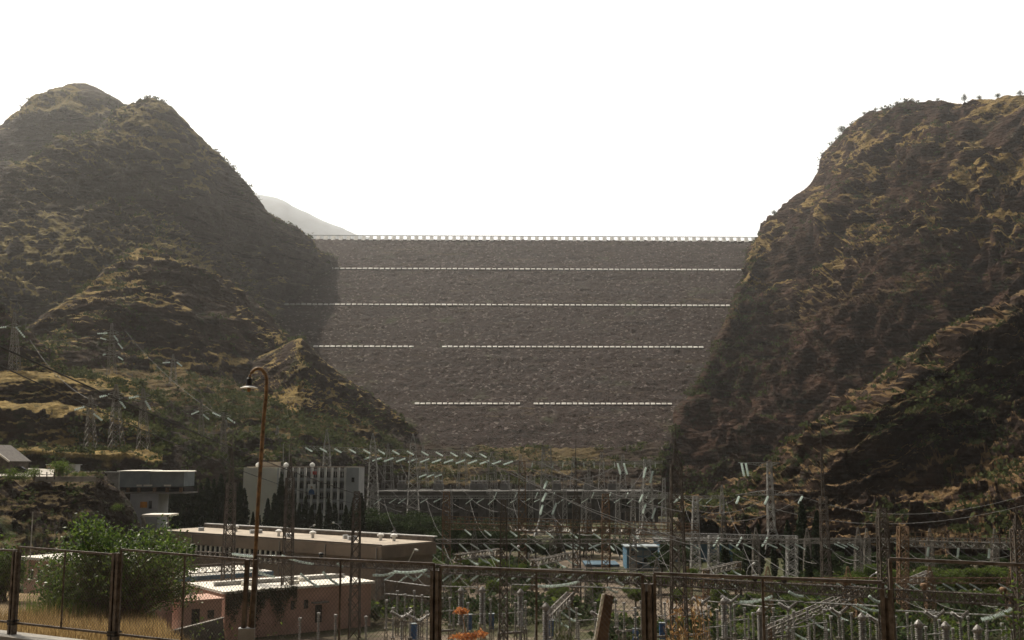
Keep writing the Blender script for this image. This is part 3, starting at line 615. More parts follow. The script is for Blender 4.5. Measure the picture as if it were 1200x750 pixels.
for px, top, Y in [(424, 598, 322), (436, 594, 318), (447, 602, 312), (458, 596, 324), (470, 601, 316), (482, 597, 322), (493, 604, 312), (504, 600, 318), (514, 607, 308), (525, 612, 300), (536, 615, 296), (546, 611, 300), (556, 616, 292), (566, 613, 300), (577, 618, 290), (588, 615, 300), (598, 620, 292), (608, 622, 300), (618, 626, 290), (628, 630, 296), (640, 634, 288), (652, 632, 296), (662, 626, 300), (672, 622, 304), (684, 624, 298), (695, 626, 304), (706, 630, 296), (716, 634, 300), (726, 634, 292), (784, 634, 270), (797, 630, 276), (432, 606, 400), (452, 604, 410), (470, 607, 405), (488, 603, 412), (506, 606, 405), (524, 608, 400), (540, 606, 410), (556, 608, 402), (572, 606, 410), (590, 609, 400), (606, 608, 408), (622, 611, 402), (638, 609, 396), (655, 612, 390), (672, 611, 388), (688, 613, 392), (704, 615, 386), (720, 614, 390), (738, 617, 380), (752, 616, 386), (768, 619, 378), (965, 648, 250), (985, 646, 254), (1004, 650, 250), (1024, 645, 252), (1044, 648, 248), (1066, 646, 250), (1088, 650, 246), (1108, 647, 248), (1130, 650, 244), (1152, 648, 246), (1175, 652, 242), (1198, 650, 240), (935, 654, 252), (870, 652, 258), (842, 650, 262), (808, 640, 262), (776, 646, 255)]:
    h = up_h(top, Y); RT.put(gp(px, Y), h, 'dark rounded conifer in the belt of trees below the long powerhouse', 'dark trees below the powerhouse', w=h * rnd.uniform(1.15, 1.6))
for px, top, Y in [(516, 652, 240), (530, 655, 232), (546, 650, 246), (560, 653, 238), (574, 650, 246), (590, 655, 236), (604, 657, 230), (620, 660, 226), (640, 664, 222), (658, 666, 220), (676, 662, 226), (692, 664, 222), (712, 664, 226), (732, 666, 222), (752, 668, 216), (772, 668, 214), (790, 664, 222), (810, 664, 220), (830, 668, 212), (850, 668, 212), (868, 666, 212), (886, 670, 206), (904, 674, 200), (918, 672, 204), (934, 676, 200), (952, 678, 196), (975, 672, 200), (994, 668, 206), (1012, 662, 212), (1030, 658, 214), (1048, 660, 210), (1068, 662, 208), (1086, 660, 210), (1104, 664, 206), (1122, 660, 208), (1140, 662, 204), (1160, 658, 206), (1180, 660, 204), (1200, 656, 206), (1222, 660, 204),
                   (540, 676, 205), (575, 678, 203), (610, 682, 200), (655, 684, 196), (700, 682, 198), (745, 684, 195), (800, 684, 192), (845, 686, 190), (890, 690, 184), (935, 692, 182), (985, 690, 183), (1040, 686, 184), (1090, 684, 184), (1135, 688, 180), (1175, 684, 182), (250, 728, 168), (345, 722, 172), (415, 716, 176), (520, 690, 190)]:
    h = max(2.6, up_h(top, Y)); BT.put(gp(px, Y), h, 'low green bushy tree growing among the masts of the switchyard', 'low green trees in the switchyard', w=max(4.2, h * rnd.uniform(1.1, 1.6)))
# ------------------------------------------------------------------ lattice steel
def mast(m, b, t, w0, w1, seg, r, rx=None, dbl=True, rz=0.0):
    """four chords with cross bracing, from base point b to top point t; w0/w1 = width at base/top"""
    b, t = Vector(b), Vector(t); R = Matrix.Rotation(rz, 3, 'Z'); rx = rx or r * 0.6
    cs = [R @ Vector(c) for c in ((-.5, -.5, 0), (.5, -.5, 0), (.5, .5, 0), (-.5, .5, 0))]
    def P(k, f): return b.lerp(t, f) + cs[k % 4] * (w0 + (w1 - w0) * f)
    for k in range(4): m.bar(P(k, 0), P(k, 1), r)
    fs = [0.0]; 
    for i in range(seg): fs.append(fs[-1] + (w0 + (w1 - w0) * i / seg))
    fs = [f / fs[-1] for f in fs]
    for i in range(seg):
        for k in range(4):
            if dbl: m.bar(P(k, fs[i]), P(k + 1, fs[i + 1]), rx); m.bar(P(k + 1, fs[i]), P(k, fs[i + 1]), rx)
            else: m.bar(P(k + (i % 2), fs[i]), P(k + 1 - (i % 2), fs[i + 1]), rx)
            if i and (i % 2 == 0 or not dbl): m.bar(P(k, fs[i]), P(k + 1, fs[i]), rx)
    for k in range(4): m.bar(P(k, 1), P(k + 1, 1), rx)
def truss(m, p, q, w, h, seg, r, rx=None):
    p, q = Vector(p), Vector(q); d = (q - p); a = Vector((d.y, -d.x, 0)).normalized() * (w / 2); u = Vector((0, 0, h)); rx = rx or r * 0.6
    c = [a, -a, -a - u, a - u]
    for k in c: m.bar(p + k, q + k, r)
    for i in range(seg):
        A, B = p.lerp(q, i / seg), p.lerp(q, (i + 1) / seg)
        for k in range(4):
            x, y = c[k], c[(k + 1) % 4]
            m.bar(A + (x if i % 2 else y), B + (y if i % 2 else x), rx); m.bar(A + x, A + y, rx)
    for k in range(4): m.bar(q + c[k], q + c[(k + 1) % 4], rx)
def sag(p, q, s, n=10):
    p, q = Vector(p), Vector(q); return [p.lerp(q, k / n) - Vector((0, 0, 4 * s * (k / n) * (1 - k / n))) for k in range(n + 1)]
def ins_prof(L, r, k):
    o = [(0, r * 0.3)]
    for i in range(k):
        a = (i + 0.15) / k; o += [(a, r * 0.35), (a + 0.15 / k, r), (a + 0.5 / k, r * 0.9), (a + 0.6 / k, r * 0.35)]
    return o + [(1, r * 0.3)]
def string(p, q, parent, r=0.16, k=12, sg=0.0, twin=0.0, n=8):
    """an insulator string from p to q as one part (twin = gap of a doubled string)"""
    m = MB(); p, q = Vector(p), Vector(q); d = (q - p).normalized(); a = d.cross(Vector((0, 0, 1))).normalized()
    for off in ((a * twin / 2, -a * twin / 2) if twin else (Vector(),)):
        if sg:
            pts_ = sag(p, q, sg, 4)
            for i in range(4): m.lathe(pts_[i] + off, pts_[i + 1] + off, ins_prof(1, r, max(3, k // 4)), n)
        else: m.lathe(p + off, q + off, ins_prof(1, r, k), n)
    return m.build('insulator_string', M_ins, parent, smooth=False)
def wires(name, spans, r, mat, label, cat='cable', group=None, n=6):
    m = MB()
    for p, q, s in spans: m.tube(sag(p, q, s, 12), r, n)
    return tag(m.build(name, mat, origin=spans[0][0]), label, cat, group)
# ---- pylons on the left hillside
def hill_pylon(px, top, bot, Y, wpx, label, strs, r=0.16):
    b = pt(px, bot, Y); t = pt(px, top, Y); k = Y / F; w = wpx * k
    T = thing('pylon', label, 'pylon', b)
    m = MB(); mid = b.lerp(t, 0.72); mast(m, b, mid, w, w * 0.42, 6, r, dbl=True); mast(m, mid, t, w * 0.42, w * 0.14, 4, r, dbl=False)
    m.build('mast', M_steelm, T)
    for dy in sorted({s_[1] for s_ in strs}):
        m = MB(); z = t - Vector((0, 0, dy * k))
        for sx in (-1, 1): m.bar(z, z + Vector((sx * 9 * k, 0, 1.5 * k)), r); m.bar(z + Vector((0, 0, 5 * k)), z + Vector((sx * 9 * k, 0, 1.5 * k)), r * 0.8)
        m.build('crossarm', M_steel, T)
    for dx, dy, ex, ey in strs:
        string(t + Vector((dx * k, -1.5, -dy * k)), t + Vector((ex * k, -2.5, -ey * k)), T, 0.34, 6)
hill_pylon(17, 366, 436, 372, 11, 'grey pylon at the left edge before the dark rocky knoll', [(-6, 18, -18, 20), (5, 18, 18, 31)])
hill_pylon(131, 379, 478, 452, 13, 'tall grey pylon with three tiers of strings before the brown foothill', [(-3, 12, -14, 13), (-4, 20, -10, 18), (5, 15, 11, 22), (10, 24, 17, 31), (11, 40, 18, 44), (-4, 37, -6, 38)])
hill_pylon(203, 415, 450, 470, 8, 'small pylon on the green slope right of the tall pylon', [(-2, 10, -10, 11), (6, 10, 13, 15)])
hill_pylon(106, 463, 528, 318, 13, 'wide pylon standing on the lower terrace, leftmost of three', [(-4, 14, -14, 18), (7, 22, 19, 30)])
hill_pylon(136, 450, 527, 322, 16, 'pylon on the lower terrace in the middle of three', [(-5, 13, -15, 16), (6, 18, 16, 29)])
hill_pylon(168, 455, 527, 326, 13, 'pylon on the lower terrace, rightmost of three', [(-3, 10, -13, 12), (5, 15, 13, 26)])
hill_pylon(236, 470, 518, 396, 7, 'slim pylon left of the street lamp on the green slope', [(-1, 12, -9, 16), (4, 16, 12, 22)])
hill_pylon(262, 484, 540, 392, 9, 'pylon behind the street lamp at the foot of the green slope', [(-2, 4, -11, 0), (6, 6, 16, 12)])
# ---- long upper gantry behind the office block (tall lattice masts)
YB = 440
T = thing('gantry', 'long row of tall tapering lattice masts with spires behind the white office block', 'gantry', gp(325, YB))
kB = YB / F
for px, top in [(197, 498), (265, 492), (325, 499), (383, 503), (437, 508), (484, 508)]:
    b = gp(px, YB); t = pt(px, 522, YB); m = MB(); mast(m, b, t, 5.4, 2.2, 11, 0.20, 0.14); mast(m, t, pt(px, top, YB), 2.2, 0.3, 3, 0.15, dbl=False); m.build('mast', M_steel, T)
m = MB()
truss(m, pt(190, 517, YB), pt(350, 522, YB), 2.0, 1.6, 36, 0.14); truss(m, pt(350, 522.2, YB), pt(572, 531, YB), 2.0, 1.6, 50, 0.14); m.build('beam', M_steel, T)
for px in range(205, 570, 17):
    py = 518 + (px - 190) * 0.034; string(pt(px, py + 1, YB), pt(px + 8, py + 5.5, YB - 5), T, 0.36, 6, n=6)
# ---- lower gantry on the deck: a-frame towers with a beam
YD = 505; kD = YD / F; DZ = pt(600, 574, YD).z
T = thing('gantry', 'row of pale a-frame towers on the powerhouse deck carrying a beam of slanted insulators', 'gantry', Vector((pt(500, 574, YD).x, YD, DZ)))
for px, top in [(414, 528), (455, 520), (496, 521), (542, 522), (576, 530)]:
    m = MB(); a = pt(px, 536, YD)
    for sx in (-1, 1):
        f0 = Vector((a.x + sx * 2.3, YD, DZ)); mast(m, f0, a + Vector((sx * 1.2, 0, 0)), 1.3, 0.7, 8, 0.2, 0.13, dbl=False)
    for z in (0.28, 0.52, 0.75): m.bar(Vector((a.x - 2.2, YD, DZ + (a.z - DZ) * z)), Vector((a.x + 2.2, YD, DZ + (a.z - DZ) * z)), 0.35)
    mast(m, a, pt(px, top, YD), 1.6, 0.4, 3, 0.16, dbl=False); m.build('mast', M_steel, T)
m = MB(); truss(m, pt(405, 534.5, YD), pt(608, 540, YD), 1.8, 1.3, 52, 0.15); m.build('beam', M_steel, T)
for px in range(412, 606, 14):
    py = 536 + (px - 405) * 0.027; string(pt(px + 7, py - 0.5, YD - 4), pt(px - 4, py + 3.5, YD - 9), T, 0.42, 6, n=6)
T = thing('gantry', 'group of thin pale lattice towers on the right part of the powerhouse deck', 'gantry', Vector((pt(660, 574, YD).x, YD, DZ)))
for px, top in [(610, 532), (637, 526), (672, 535), (705, 530), (730, 533)]:
    m = MB(); mast(m, Vector((pt(px, 574, YD).x, YD, DZ)), pt(px, top, YD), 3.2, 0.9, 8, 0.18, 0.12); m.build('mast', M_steel, T)
m = MB(); truss(m, pt(604, 541, YD), pt(776, 540, YD), 1.6, 1.3, 40, 0.14); m.build('beam', M_steel, T)
for px in range(612, 770, 12): string(pt(px, 542, YD - 1), pt(px + rnd.uniform(-1, 1), 548, YD - 1), T, 0.28, 5, n=6)
T = thing('gantry', 'row of very thin lattice masts before the powerhouse right of the yard middle', 'gantry', gp(660, 382))
for px, top in [(576, 560), (598, 566), (622, 556), (662, 560), (690, 548), (724, 566), (742, 562), (778, 560)]:
    m = MB(); mast(m, gp(px, 382), pt(px, top, 382), 2.0, 0.8, 12, 0.16, 0.09); m.build('mast', M_steel, T)
for xa_, ya_, xb_, yb_ in ((570, 576, 664, 575), (686, 577, 782, 580)):
    m = MB(); truss(m, pt(xa_, ya_, 382), pt(xb_, yb_, 382), 1.1, 0.9, 26, 0.12, 0.08); m.build('beam', M_steel, T)
for px in (582, 606, 630, 650, 696, 716, 736, 760): string(pt(px, 577, 381), pt(px - 3, 584, 379), T, 0.24, 6, n=6)
def portal_row(label, Y, hgt, pxs, mat, r, step, slen, dirx):
    T = thing('gantry', label, 'gantry', gp(pxs[0], Y)); k = Y / F; z = GZ + hgt
    for px in pxs:
        m = MB(); b = gp(px, Y); t = Vector((gp(px, Y, z).x, Y, z)); mast(m, b, t, 1.5, 1.1, 9, r, r * .6); mast(m, t, t + Vector((0, 0, hgt * .22)), .9, .2, 3, r * .6, r * .4, dbl=False); m.build('mast', mat, T)
    a, b = gp(pxs[0], Y, z), gp(pxs[-1], Y, z); m = MB(); truss(m, a, b, .9, .8, int((b - a).length / 1.6), r * .85, r * .5); m.build('beam', mat, T)
    n = int((pxs[-1] - pxs[0]) / step)
    for i in range(1, n):
        if i % 4 == 0: continue
        q = a.lerp(b, (i + rnd.uniform(-.2, .2)) / n) - Vector((0, .5, .8)); e = q + Vector((dirx * slen * .8, -slen * .5, -slen * rnd.uniform(.35, .7))); so = string(q, e, T, .17, 9, n=6); mj = MB(); mj.tube(sag(e, e + Vector((dirx * rnd.uniform(2, 5), -rnd.uniform(2, 7), -rnd.uniform(1.5, hgt * .4))), .7, 6), .045, 4); mj.build('jumper', M_wirel, so)
portal_row('row of thin dull lattice portals just beyond the insulator columns in mid yard', 214, 10.5, [462, 556, 648, 742, 792, 886, 1006], M_steelm, 0.14, 15, 2.2, 1)
portal_row('row of taller thin lattice portals among the dark trees below the powerhouse', 335, 15.5, [436, 528, 604, 684, 752, 846], M_steel, 0.16, 13, 2.6, -1)
portal_row('low thin lattice portal row nearest the rocky spur on the right', 232, 9.5, [946, 1016, 1090, 1166, 1240], M_steelm, 0.14, 16, 2.2, 1)
portal_row('low rusty portal row over the circuit breakers in the lower right', 168, 7.8, [806, 900, 994, 1090, 1186], M_rust, 0.11, 17, 1.8, 1)
portal_row('low dull portal row over the columns right of the brown hall', 180, 8.0, [446, 524, 604, 690, 770], M_steelm, 0.11, 16, 1.8, -1)
sp = []
for i in range(9):
    x_ = 470 + i * 50; sp.append((gp(x_, 214, GZ + 9.5), gp(x_ + 30, 168, GZ + 6.5), 1.2)); sp.append((gp(x_ - 20, 335, GZ + 14.5), gp(x_ + 10, 214, GZ + 10), 3))
wires('cable', sp, 0.035, M_wirel, 'many thin conductors spanning between the portal rows of the switchyard', n=4)
YC = 292
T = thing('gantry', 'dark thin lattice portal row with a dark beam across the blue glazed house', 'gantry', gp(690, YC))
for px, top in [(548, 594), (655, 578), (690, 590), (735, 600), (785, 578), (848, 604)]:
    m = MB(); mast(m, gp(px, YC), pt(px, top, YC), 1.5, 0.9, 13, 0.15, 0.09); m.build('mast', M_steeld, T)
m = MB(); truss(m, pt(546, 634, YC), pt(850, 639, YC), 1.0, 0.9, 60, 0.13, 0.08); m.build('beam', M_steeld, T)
for x0_, y0_, x1_, y1_ in ((706, 636, 690, 643), (712, 637, 720, 645), (741, 639, 731, 647), (746, 640, 754, 647), (778, 640, 771, 649), (783, 641, 791, 649), (645, 636, 652, 642), (668, 637, 676, 643)): string(pt(x0_, y0_, YC - 1), pt(x1_, y1_, YC - 4), T, 0.26, 10)
def small_portal(px, py, Y, n, label):
    b = gp(px, Y, DZ if Y > 480 else GZ); k = Y / F; t = pt(px, py, Y); T = thing('gantry', label, 'gantry', b)
    m = MB(); mast(m, b, t, 3.4, 1.4, 7, 0.18); m.build('mast', M_steel, T)
    m = MB(); truss(m, t + Vector((-20 * k, 0, 0.8)), t + Vector((9 * k, 0, 1.2)), 1.2, 0.9, 8, 0.13); m.build('beam', M_steel, T)
    for i in range(n): string(t + Vector(((-12 + i * 9) * k, -1, 0)), t + Vector(((-20 + i * 9) * k, -4, -3 * k)), T, 0.4, 5)
small_portal(512, 556, 500, 3, 'small portal with three pale insulators between the a-frame towers on the deck')
# transformers on the deck
def transformer():
    T = thing('transformer', '', 'transformer', (0, 0, 0))
    m = MB(); m.box((0, 0, 0.3), 5.5, 3.2, 3.4); m.box((0, 0, 3.7), 5.0, 2.8, 0.25)
    for i in range(8): m.box((-2.6 + 0.75 * i, -1.95, 0.6), 0.18, 0.7, 2.7)
    m.build('tank', M_dgrey, T)
    m = MB(); m.tube([(-1.8, 0.9, 5.0), (2.4, 0.9, 5.0)], 0.6, 10); m.bar((-1, 0.9, 3.8), (-1, 0.9, 5), 0.25); m.bar((1.6, 0.9, 3.8), (1.6, 0.9, 5), 0.25); m.build('conservator', M_dgrey, T)
    for i in range(3):
        m = MB(); m.lathe((-1.9 + 1.9 * i, -0.6, 3.9), (-2.4 + 2.4 * i, -1.0, 8.4), ins_prof(1, 0.42, 9), 8); m.build('bushing', M_por, T)
    return T
TR = transformer(); first = True
for i, px in enumerate([424, 438, 471, 514, 556, 566, 592, 622, 652, 690, 718]):
    L = Vector((pt(px, 574, 494).x, 494, DZ)); lab = 'grey transformer with three ribbed bushings on the powerhouse deck'
    if first: TR.location = L; TR['label'] = lab; TR['group'] = 'transformers on the deck'; first = False
    else: dup(TR, L, rnd.uniform(-0.1, 0.1), 0.8, lab, 'transformers on the deck')
# ---- powerhouse
T = thing('powerhouse', 'long dark concrete powerhouse with tall openings under a flat deck', 'building', gp(590, 485))
xa, xb = gp(424, 480).x, gp(772, 480).x
m = MB(); m.box(((xa + xb) / 2, 498, GZ), xb - xa, 32, DZ - GZ - 0.6); m.build('wall', M_concd, T)
m = MB(); m.box(((xa + xb) / 2, 497, DZ - 0.6), xb - xa + 2, 37, 0.6); m.build('deck', M_concd, T)
x = xa + 3.5
while x < xb - 5:
    m = MB(); m.box((x, 481.3, GZ), 1.6, 1.4, DZ - GZ - 0.6); m.build('buttress', M_concd, T)
    m = MB(); m.box((x + 4.2, 481.9, DZ - 7.6), 3.4, 0.3, 5.0); o = m.build('window', M_glass, T)
    m = MB()
    for q in (-1, 0, 1): m.box((x + 4.2 + q * 1.65, 481.65, DZ - 7.6), 0.14, 0.2, 5.0)
    m.box((x + 4.2, 481.65, DZ - 5.2), 3.4, 0.16, 0.16); m.build('frame', M_concd, o)
    m = MB(); m.box((x + 4.2, 481.9, GZ + 0.5), 3.6, 0.3, 3.6); m.build('door', M_black, T)
    x += 8.4
m = MB()
for k in range(60):
    q = xa + (xb - xa) * k / 59; m.bar((q, 479.2, DZ), (q, 479.2, DZ + 1.1), 0.12)
for z in (0.55, 1.1): m.bar((xa, 479.2, DZ + z), (xb, 479.2, DZ + z), 0.1)
m.build('railing', M_steel, T)
# ---- six storey office block
YO = 350; x0, x1 = pt(286, 550, YO).x, pt(421, 550, YO).x; zt = pt(350, 548, YO).z; dz = zt - GZ
T = thing('office_block', 'tall white office block with slender concrete ribs and a blank end wall', 'building', ((x0 + x1) / 2, YO, GZ))
xf0, xf1 = pt(327, 550, YO).x, pt(405, 550, YO).x
m = MB(); m.box(((x0 + xf0) / 2, YO + 6, GZ), xf0 - x0, 13, dz); m.build('blank_wall', M_beige, T)
m = MB(); m.box(((xf0 + xf1) / 2, YO + 7, GZ), xf1 - xf0, 13, dz - 0.4); m.build('facade', M_dgrey, T)
m = MB(); m.box(((x1 + xf1) / 2, YO + 6, GZ), x1 - xf1, 13, dz + 0.05); o = m.build('end_wall', M_greyw, T)
m = MB(); m.box((pt(414, 563, YO).x, YO - 0.6, pt(414, 565, YO).z), 0.9, 0.3, 1.5); m.build('window', M_glass, o)
nb = 10; bw = (xf1 - xf0) / nb; fh = dz / 7
for i in range(nb + 1):
    m = MB(); m.box((xf0 + i * bw, YO - 0.35, GZ), 0.62, 1.7, dz + 0.02); m.build('rib', M_white, T)
for f in range(1, 7):
    for i in range(nb):
        m = MB(); m.box((xf0 + (i + 0.5) * bw, YO + 0.45, GZ + f * fh + 0.35), bw - 0.8, 0.2, fh * 0.52); w_ = m.build('window', M_glass, T)
        m = MB(); m.box((xf0 + (i + 0.5) * bw, YO + 0.28, GZ + f * fh + 0.35), 0.1, 0.12, fh * 0.52); m.build('frame', M_greyw, w_)
for f in range(0, 7):
    m = MB(); m.box(((xf0 + xf1) / 2, YO + 0.3, GZ + f * fh - 0.75), xf1 - xf0 - 0.7, 0.35, 0.9); m.build('spandrel', M_greyw, T)
m = MB(); m.box(((x0 + x1) / 2, YO + 8, zt + 0.06), x1 - x0, 9, 0.25); m.box((pt(312, 548, YO).x, YO + 6, zt + 0.3), 6, 4, 1.6); m.build('roof', M_roofb, T)
for px in (333, 364, 300): 
    m = MB(); c = pt(px, 548, YO) + Vector((0, 3, 0.2)); m.lathe(c, c + Vector((0, 0, 1.5)), [(0, 0.5), (0.25, 0.85), (0.6, 0.85), (0.85, 0.5), (1, 0.1)], 10); m.build('roof_vent', M_white, T)
for px, tp in ((332, 520), (339, 522)):
    m = MB(); m.tube([pt(px, 549, YO), pt(px, tp, YO)], 0.12, 5); m.build('antenna', M_steel, T)
m = MB(); m.box((pt(368, 555, YO).x, YO - 1.0, pt(368, 556, YO).z), 2.0, 0.15, 1.0); m.build('red_sign', M_red, T)
B = thing('poster', 'large flat poster of a person in a blue suit hung on the office facade', 'poster', pt(366, 580, YO) + Vector((0, -1.6, 0)))
c = pt(366, 580, YO) + Vector((0, -1.45, 0)); m = MB(); m.box(c, 2.5, 0.08, 3.5); m.build('board', M_white, B)
m = MB(); q = [(-1.05, 0.1), (1.05, 0.1), (0.95, 1.2), (0.55, 1.75), (0.18, 1.9), (-0.18, 1.9), (-0.55, 1.75), (-0.95, 1.2)]
m.face([c + Vector((a, -0.05, b_)) for a, b_ in q]); m.build('printed_suit', M_bluep, B)
m = MB(); m.face([c + Vector((0.34 * math.cos(t_ / 2), -0.055, 2.4 + 0.46 * math.sin(t_ / 2))) for t_ in range(12)]); m.build('printed_head', M_skin, B)
# ---- grey blue sheds on the left
Y0 = 272; T = thing('shed_block', 'grey blue two box shed with pale roofs on a lower floor beside the bank', 'building', gp(180, Y0))
def wbox(m, pxa, pxb, pya, pyb, Y, dep):
    a, b_ = pt(pxa, pyb, Y), pt(pxb, pya, Y); m.box(((a.x + b_.x) / 2, Y + dep / 2, a.z), b_.x - a.x, dep, b_.z - a.z)
m = MB(); wbox(m, 140, 176, 552.5, 571, Y0, 9); m.build('upper_box', M_bgrey, T)
m = MB(); wbox(m, 176.3, 216, 553, 570, Y0 + 1, 9); m.build('upper_box', M_bgrey, T)
for a, e, z in ((138, 176.2, 551.2), (174, 216.5, 551.8)):
    m = MB(); p_ = pt(a, z, Y0); q_ = pt(e, z, Y0)
    m.hexa([(p_.x, Y0 - .5, p_.z - .3), (q_.x, Y0 - .5, p_.z - .3), (q_.x, Y0 + 10.2, p_.z - 0.1), (p_.x, Y0 + 10.2, p_.z - 0.1)], [(p_.x, Y0 - .5, p_.z - 0.1), (q_.x, Y0 - .5, p_.z - 0.1), (q_.x - .5, Y0 + 10.2, p_.z + 0.06), (p_.x + .5, Y0 + 10.2, p_.z + 0.06)]); m.build('roof', M_roofw, T)
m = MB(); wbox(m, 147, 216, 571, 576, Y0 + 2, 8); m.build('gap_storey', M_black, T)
m = MB()
for px in (150, 163, 181, 196, 212): p_ = pt(px, 577, Y0 + 0.5); m.box((p_.x, p_.y, p_.z), 0.7, 0.6, 1.2)
m.build('pier', M_rust, T)
m = MB(); wbox(m, 146, 218, 577, 578.5, Y0 - 0.5, 10); m.build('slab', M_conc, T)
m = MB(); wbox(m, 150, 186, 578.6, 640, Y0, 8); m.build('lower_wall', M_greyw, T)
m = MB(); wbox(m, 164, 172.5, 588, 595, Y0 - 0.15, 0.1); m.build('orange_sign', M_orange, T)
m = MB(); wbox(m, 174, 178, 587, 596, Y0 - 0.15, 0.1); m.build('window', M_glass, T)
for a, e in ((160, 166), (168, 178), (192, 200)):
    m = MB(); wbox(m, a, e, 568, 570, Y0 - 0.2, 0.3); m.build('sign_strip', M_roofw, T)
T = thing('canopy', 'small pale flat canopy on thin struts at the foot of the bank', 'canopy', gp(182, 236))
m = MB(); wbox(m, 166, 198, 603, 605.5, 236, 7); m.build('roof', M_roofw, T)
m = MB(); 
for px in (167, 197): m.bar(pt(px, 605, 237), gp(px, 237), 0.3)
m.bar(pt(166, 605, 236), pt(172, 618, 236), 0.6); m.build('strut', M_conc, T)
T = thing('wall', 'pale concrete retaining wall left of the grey blue shed', 'wall', gp(125, 276, -8)); m = MB(); wbox(m, 98, 139.5, 553.5, 580, 276, 1.2); m.build('wall_body', M_conc, T); m = MB(); wbox(m, 98, 139.5, 552.8, 553.4, 275.8, 1.6); m.build('coping', M_white, T)
# ---- plateau: road, cars, fence, kiosk, house, bushes
m = MB(); m.face([pt(-130, 560, 212), pt(0, 560, 216), pt(62, 560.5, 222), pt(64, 551.5, 262), pt(14, 549.5, 272), pt(-130, 549, 276)])
for i, v_ in enumerate(m.v): m.v[i] = (v_[0], v_[1], v_[2] + 0.35)
struct(m.build('road', M_road))
m = MB(); m.bar(pt(40, 561.6, 214), pt(112, 561.2, 222), 0.7, 1.0); tag(m.build('kerb_wall', M_conc, origin=pt(76, 561, 218)), 'low pale wall along the edge of the earth bank', 'wall')
def car(label, loc, rz, mat):
    T = thing('parked_car', label, 'car', (0, 0, 0))
    m = MB(); pr = [(-2.15, .35), (2.15, .35), (2.2, .75), (1.3, .92), (0.75, 1.4), (-0.95, 1.42), (-1.7, .98), (-2.2, .9)]
    n = len(pr)
    for sgn in (0.82, -0.82): m.face([(x_, sgn, z_) for x_, z_ in (pr if sgn < 0 else pr[::-1])])
    for i in range(n): a, b_ = pr[i], pr[(i + 1) % n]; m.face([(a[0], -.82, a[1]), (a[0], .82, a[1]), (b_[0], .82, b_[1]), (b_[0], -.82, b_[1])])
    m.build('body', mat, T)
    for sgn in (-1, 1):
        m = MB(); m.face([(1.15, sgn * .83, .95), (0.7, sgn * .83, 1.34), (-0.9, sgn * .83, 1.36), (-1.5, sgn * .83, 1.0)]); m.build('window', M_glass, T)
    for xx in (-1.35, 1.35):
        for sgn in (-1, 1): m = MB(); m.lathe((xx, sgn * 0.62, .33), (xx, sgn * 0.86, .33), [(0, .3), (0.2, .33), (0.8, .33), (1, .28)], 12); m.build('wheel', M_black, T)
    m = MB(); m.box((2.17, -.55, .62), .08, .35, .14); m.build('headlight', M_white, T); m = MB(); m.box((2.17, .55, .62), .08, .35, .14); m.build('headlight', M_white, T)
    T.location = loc; T.rotation_euler = (0, 0, rz)
car('dark car parked beside the gabled house at the left edge', pt(9, 555.5, 236) + Vector((0, 0, .4)), 0.5, M_carp)
car('dark car parked on the pale road behind the posts', pt(21, 556.5, 234) + Vector((0, 0, .4)), 0.2, M_carp)
T = thing('house', 'dark gabled house with a pale roof edge cut by the left edge', 'house', pt(-12, 560, 230))
m = MB(); e = pt(9, 541, 230); r0 = pt(-14, 522, 230); l0 = pt(-37, 541, 230); zb = pt(0, 562, 230).z
m.hexa([(l0.x, 230, zb), (e.x, 230, zb), (e.x, 240, zb), (l0.x, 240, zb)], [(l0.x, 230, e.z), (e.x, 230, e.z), (e.x, 240, e.z), (l0.x, 240, e.z)])
m.face([(l0.x, 230.02, e.z), (e.x, 230.02, e.z), (r0.x, 230.02, r0.z)]); m.build('wall', M_steeld, T)
m = MB(); m.bar((r0.x, 229.6, r0.z + .1), (e.x + .5, 229.6, e.z), 0.3, 0.35); m.bar((r0.x, 229.6, r0.z + .1), (l0.x, 229.6, e.z), 0.3, 0.35); m.build('roof_edge', M_roofw, T)
m = MB()
for sx_, ex in ((1, e.x), (-1, l0.x)): m.hexa([(r0.x, 229.8, r0.z), (ex + sx_ * .4, 229.8, e.z - .1), (ex + sx_ * .4, 240.5, e.z - .1), (r0.x, 240.5, r0.z)], [(r0.x, 229.8, r0.z + .25), (ex + sx_ * .4, 229.8, e.z + .12), (ex + sx_ * .4, 240.5, e.z + .12), (r0.x, 240.5, r0.z + .25)])
m.build('roof', M_steeld, T)
T = thing('fence', 'thin post and rail fence along the plateau road', 'fence', pt(42, 561, 215))
m = MB()
for px in range(28, 66, 9): m.bar(pt(px, 562, 215), pt(px, 553, 215), 0.16)
m.build('post', M_steeld, T); m = MB(); m.bar(pt(28, 556, 215), pt(64, 556, 215), 0.1); m.build('rail', M_steeld, T)
for px, lab in ((57, 'small pinkish kiosk left of the round bush on the plateau'), (82, 'small white kiosk right of the round bush on the plateau')):
    T = thing('kiosk', lab, 'kiosk', pt(px, 553, 262)); wdt = 6 if px == 57 else 13
    m = MB(); wbox(m, px - wdt / 2, px + wdt / 2, 545, 554, 262, 3); m.build('wall', M_pink if px == 57 else M_white, T)
    m = MB(); wbox(m, px - wdt / 2 - .6, px + wdt / 2 + .6, 544.2, 545, 261.6, 3.8); m.build('roof', M_white, T)
    m = MB(); wbox(m, px - 1, px + 2, 548, 554, 261.9, 0.08); m.build('door', M_greyw, T)
